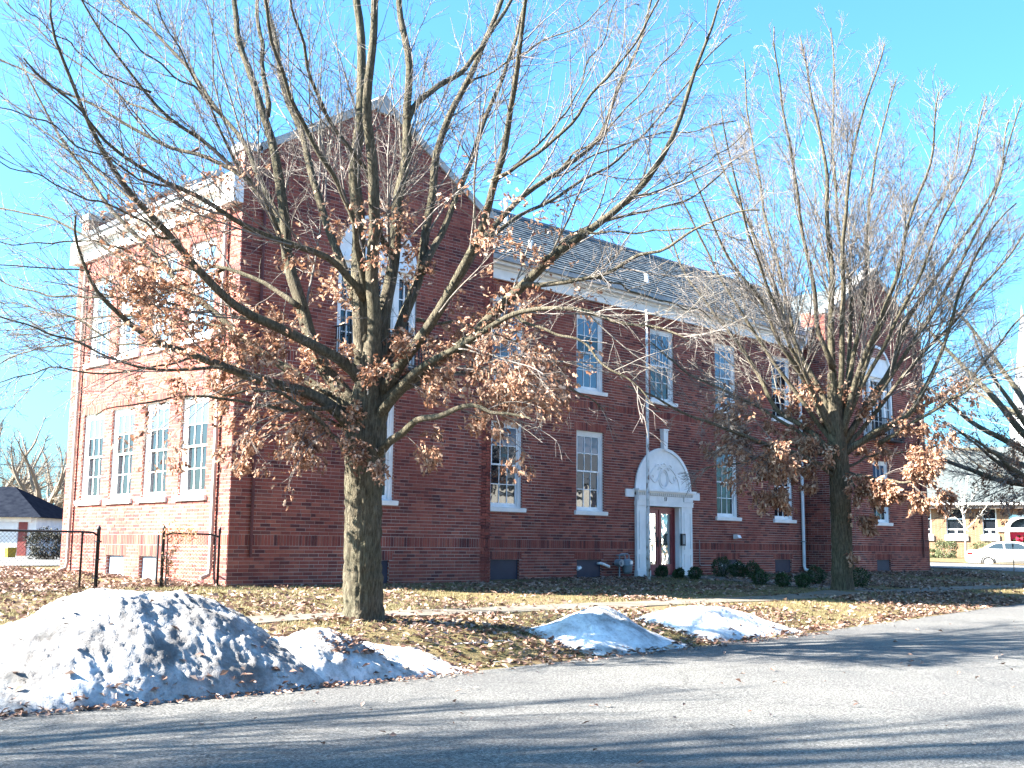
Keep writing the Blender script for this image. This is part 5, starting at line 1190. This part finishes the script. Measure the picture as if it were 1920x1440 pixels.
def body_mesh():
    secs = [(0.0, .90, -.0), (.05, .97, .0), (.16, 1.0, 0), (1.6, 1.0, 0), (1.71, .97, 0), (1.76, .90, 0)]; V = []; n = len(prof)
    for v, s, _ in secs:
        for u, z in prof: V.append(cp(2.38+(u-2.38)*(.985 if s < 1 else 1), v, .6+(z-.6)*s))
    F = [tuple(range(n-1, -1, -1)), tuple((len(secs)-1)*n+k for k in range(n))]+[(a*n+k, a*n+(k+1) % n, (a+1)*n+(k+1) % n, (a+1)*n+k) for a in range(len(secs)-1) for k in range(n)]
    return V, F
V, F = body_mesh(); mesh_obj('body', V, F, M['carpaint'], car, True)
cab = [(.72, 1.03), (1.35, 1.38), (1.75, 1.46), (2.5, 1.47), (2.85, 1.42), (3.55, 1.0)]
m = MB(); n = len(cab); V = []
for v, ins, in ((.06, 0), (.26, .0), (1.5, 0), (1.7, 0)):
    for u, z in cab: V.append(cp(u, v if z < 1.1 else .88+(v-.88)*.80, z))
m.add(V, [tuple(range(n-1, -1, -1)), tuple(3*n+k for k in range(n))]+[(a*n+k, a*n+k+1, (a+1)*n+k+1, (a+1)*n+k) for a in range(3) for k in range(n-1)]); m.build('roof', M['carpaint'], car)
def side(u, z, off=.012): t = (z-1.03)/.44; v = .06+(.18*t if t > 0 else 0); return cp(u, v-off, z)
for poly in ([(.98, 1.07), (1.42, 1.33), (1.74, 1.385), (1.86, 1.385), (1.86, 1.06)], [(1.95, 1.06), (1.95, 1.39), (2.45, 1.40), (2.76, 1.34), (3.22, 1.05)]):
    m = MB(); m.add([side(u, z) for u, z in poly], [tuple(range(len(poly)))]); m.build('side_window', M['carglass'], car)
m = MB(); m.quad(cp(.78, .18, 1.075), cp(.78, 1.58, 1.075), cp(1.33, 1.44, 1.385), cp(1.33, .32, 1.385)); m.build('rear_window', M['carglass'], car)
for u in (1.08, 3.78):
    for v in (.0, 1.58):
        o_ = np.array(cp(u, v, .33)); m = MB(); th = np.linspace(0, 2*math.pi, 25)[:-1]
        def ring(r, vv): return [tuple(o_+cx_*r*math.cos(t)+np.array([0, 0, r*math.sin(t)])+cyv*vv) for t in th]
        V = ring(.22, -.015)+ring(.31, -.02)+ring(.33, .03)+ring(.33, .19); n = 24; m.add(V, [(a*n+k, a*n+(k+1) % n, (a+1)*n+(k+1) % n, (a+1)*n+k) for a in range(3) for k in range(n)]+[tuple(3*n+k for k in range(n))]); wh = m.build('wheel', M['tyre'], car, True)
        m = MB(); V = ring(.04, -.035)+ring(.2, -.01)+ring(.225, -.022); m.add(V, [(a*n+k, a*n+(k+1) % n, (a+1)*n+(k+1) % n, (a+1)*n+k) for a in range(2) for k in range(n)]+[tuple(range(n))]); m.build('rim', M['rim'], wh)
    m = MB(); o_ = np.array(cp(u, -.004, .33)); th2 = np.linspace(-.25, math.pi+.25, 16); A = [tuple(o_+cx_*.40*math.cos(t)+np.array([0, 0, .40*math.sin(t)])) for t in th2]; B = [tuple(o_+cx_*.33*math.cos(t)+np.array([0, 0, .33*math.sin(t)])) for t in th2]
    m.add(A+B, [(k, k+1, 17+k, 16+k) for k in range(15)]); m.build('wheel_arch', M['tyre'], car)
m = MB(); m.add([cp(-.02, .0, .72), cp(.3, -.012, .74), cp(.28, -.012, .88), cp(.03, .0, .88)], [(0,1,2,3)]); m.build('tail_light', M['taillight'], car)
m = MB(); m.add([cp(3.0, -.16, 1.02), cp(3.2, -.16, 1.02), cp(3.18, -.16, 1.16), cp(3.02, -.16, 1.16), cp(3.0, .06, 1.02), cp(3.2, .06, 1.02), cp(3.18, .06, 1.16), cp(3.02, .06, 1.16)], [(0,1,2,3),(4,7,6,5),(0,4,5,1),(1,5,6,2),(2,6,7,3),(3,7,4,0)]); m.build('wing_mirror', M['carpaint'], car)
# thin stake in the shaded grass at the right
p = at(1903, 1100, 44); z = float(ground(p[0], p[1], False)); tag(MB().lathe([(.018, -.1), (.018, 1.1), (.035, 1.11), (.035, 1.2), (.004, 1.21)], (p[0], p[1], z), 8).build('marker_stake', M['stake']), 'thin dark marker stake in the grass before the white car', 'stake')
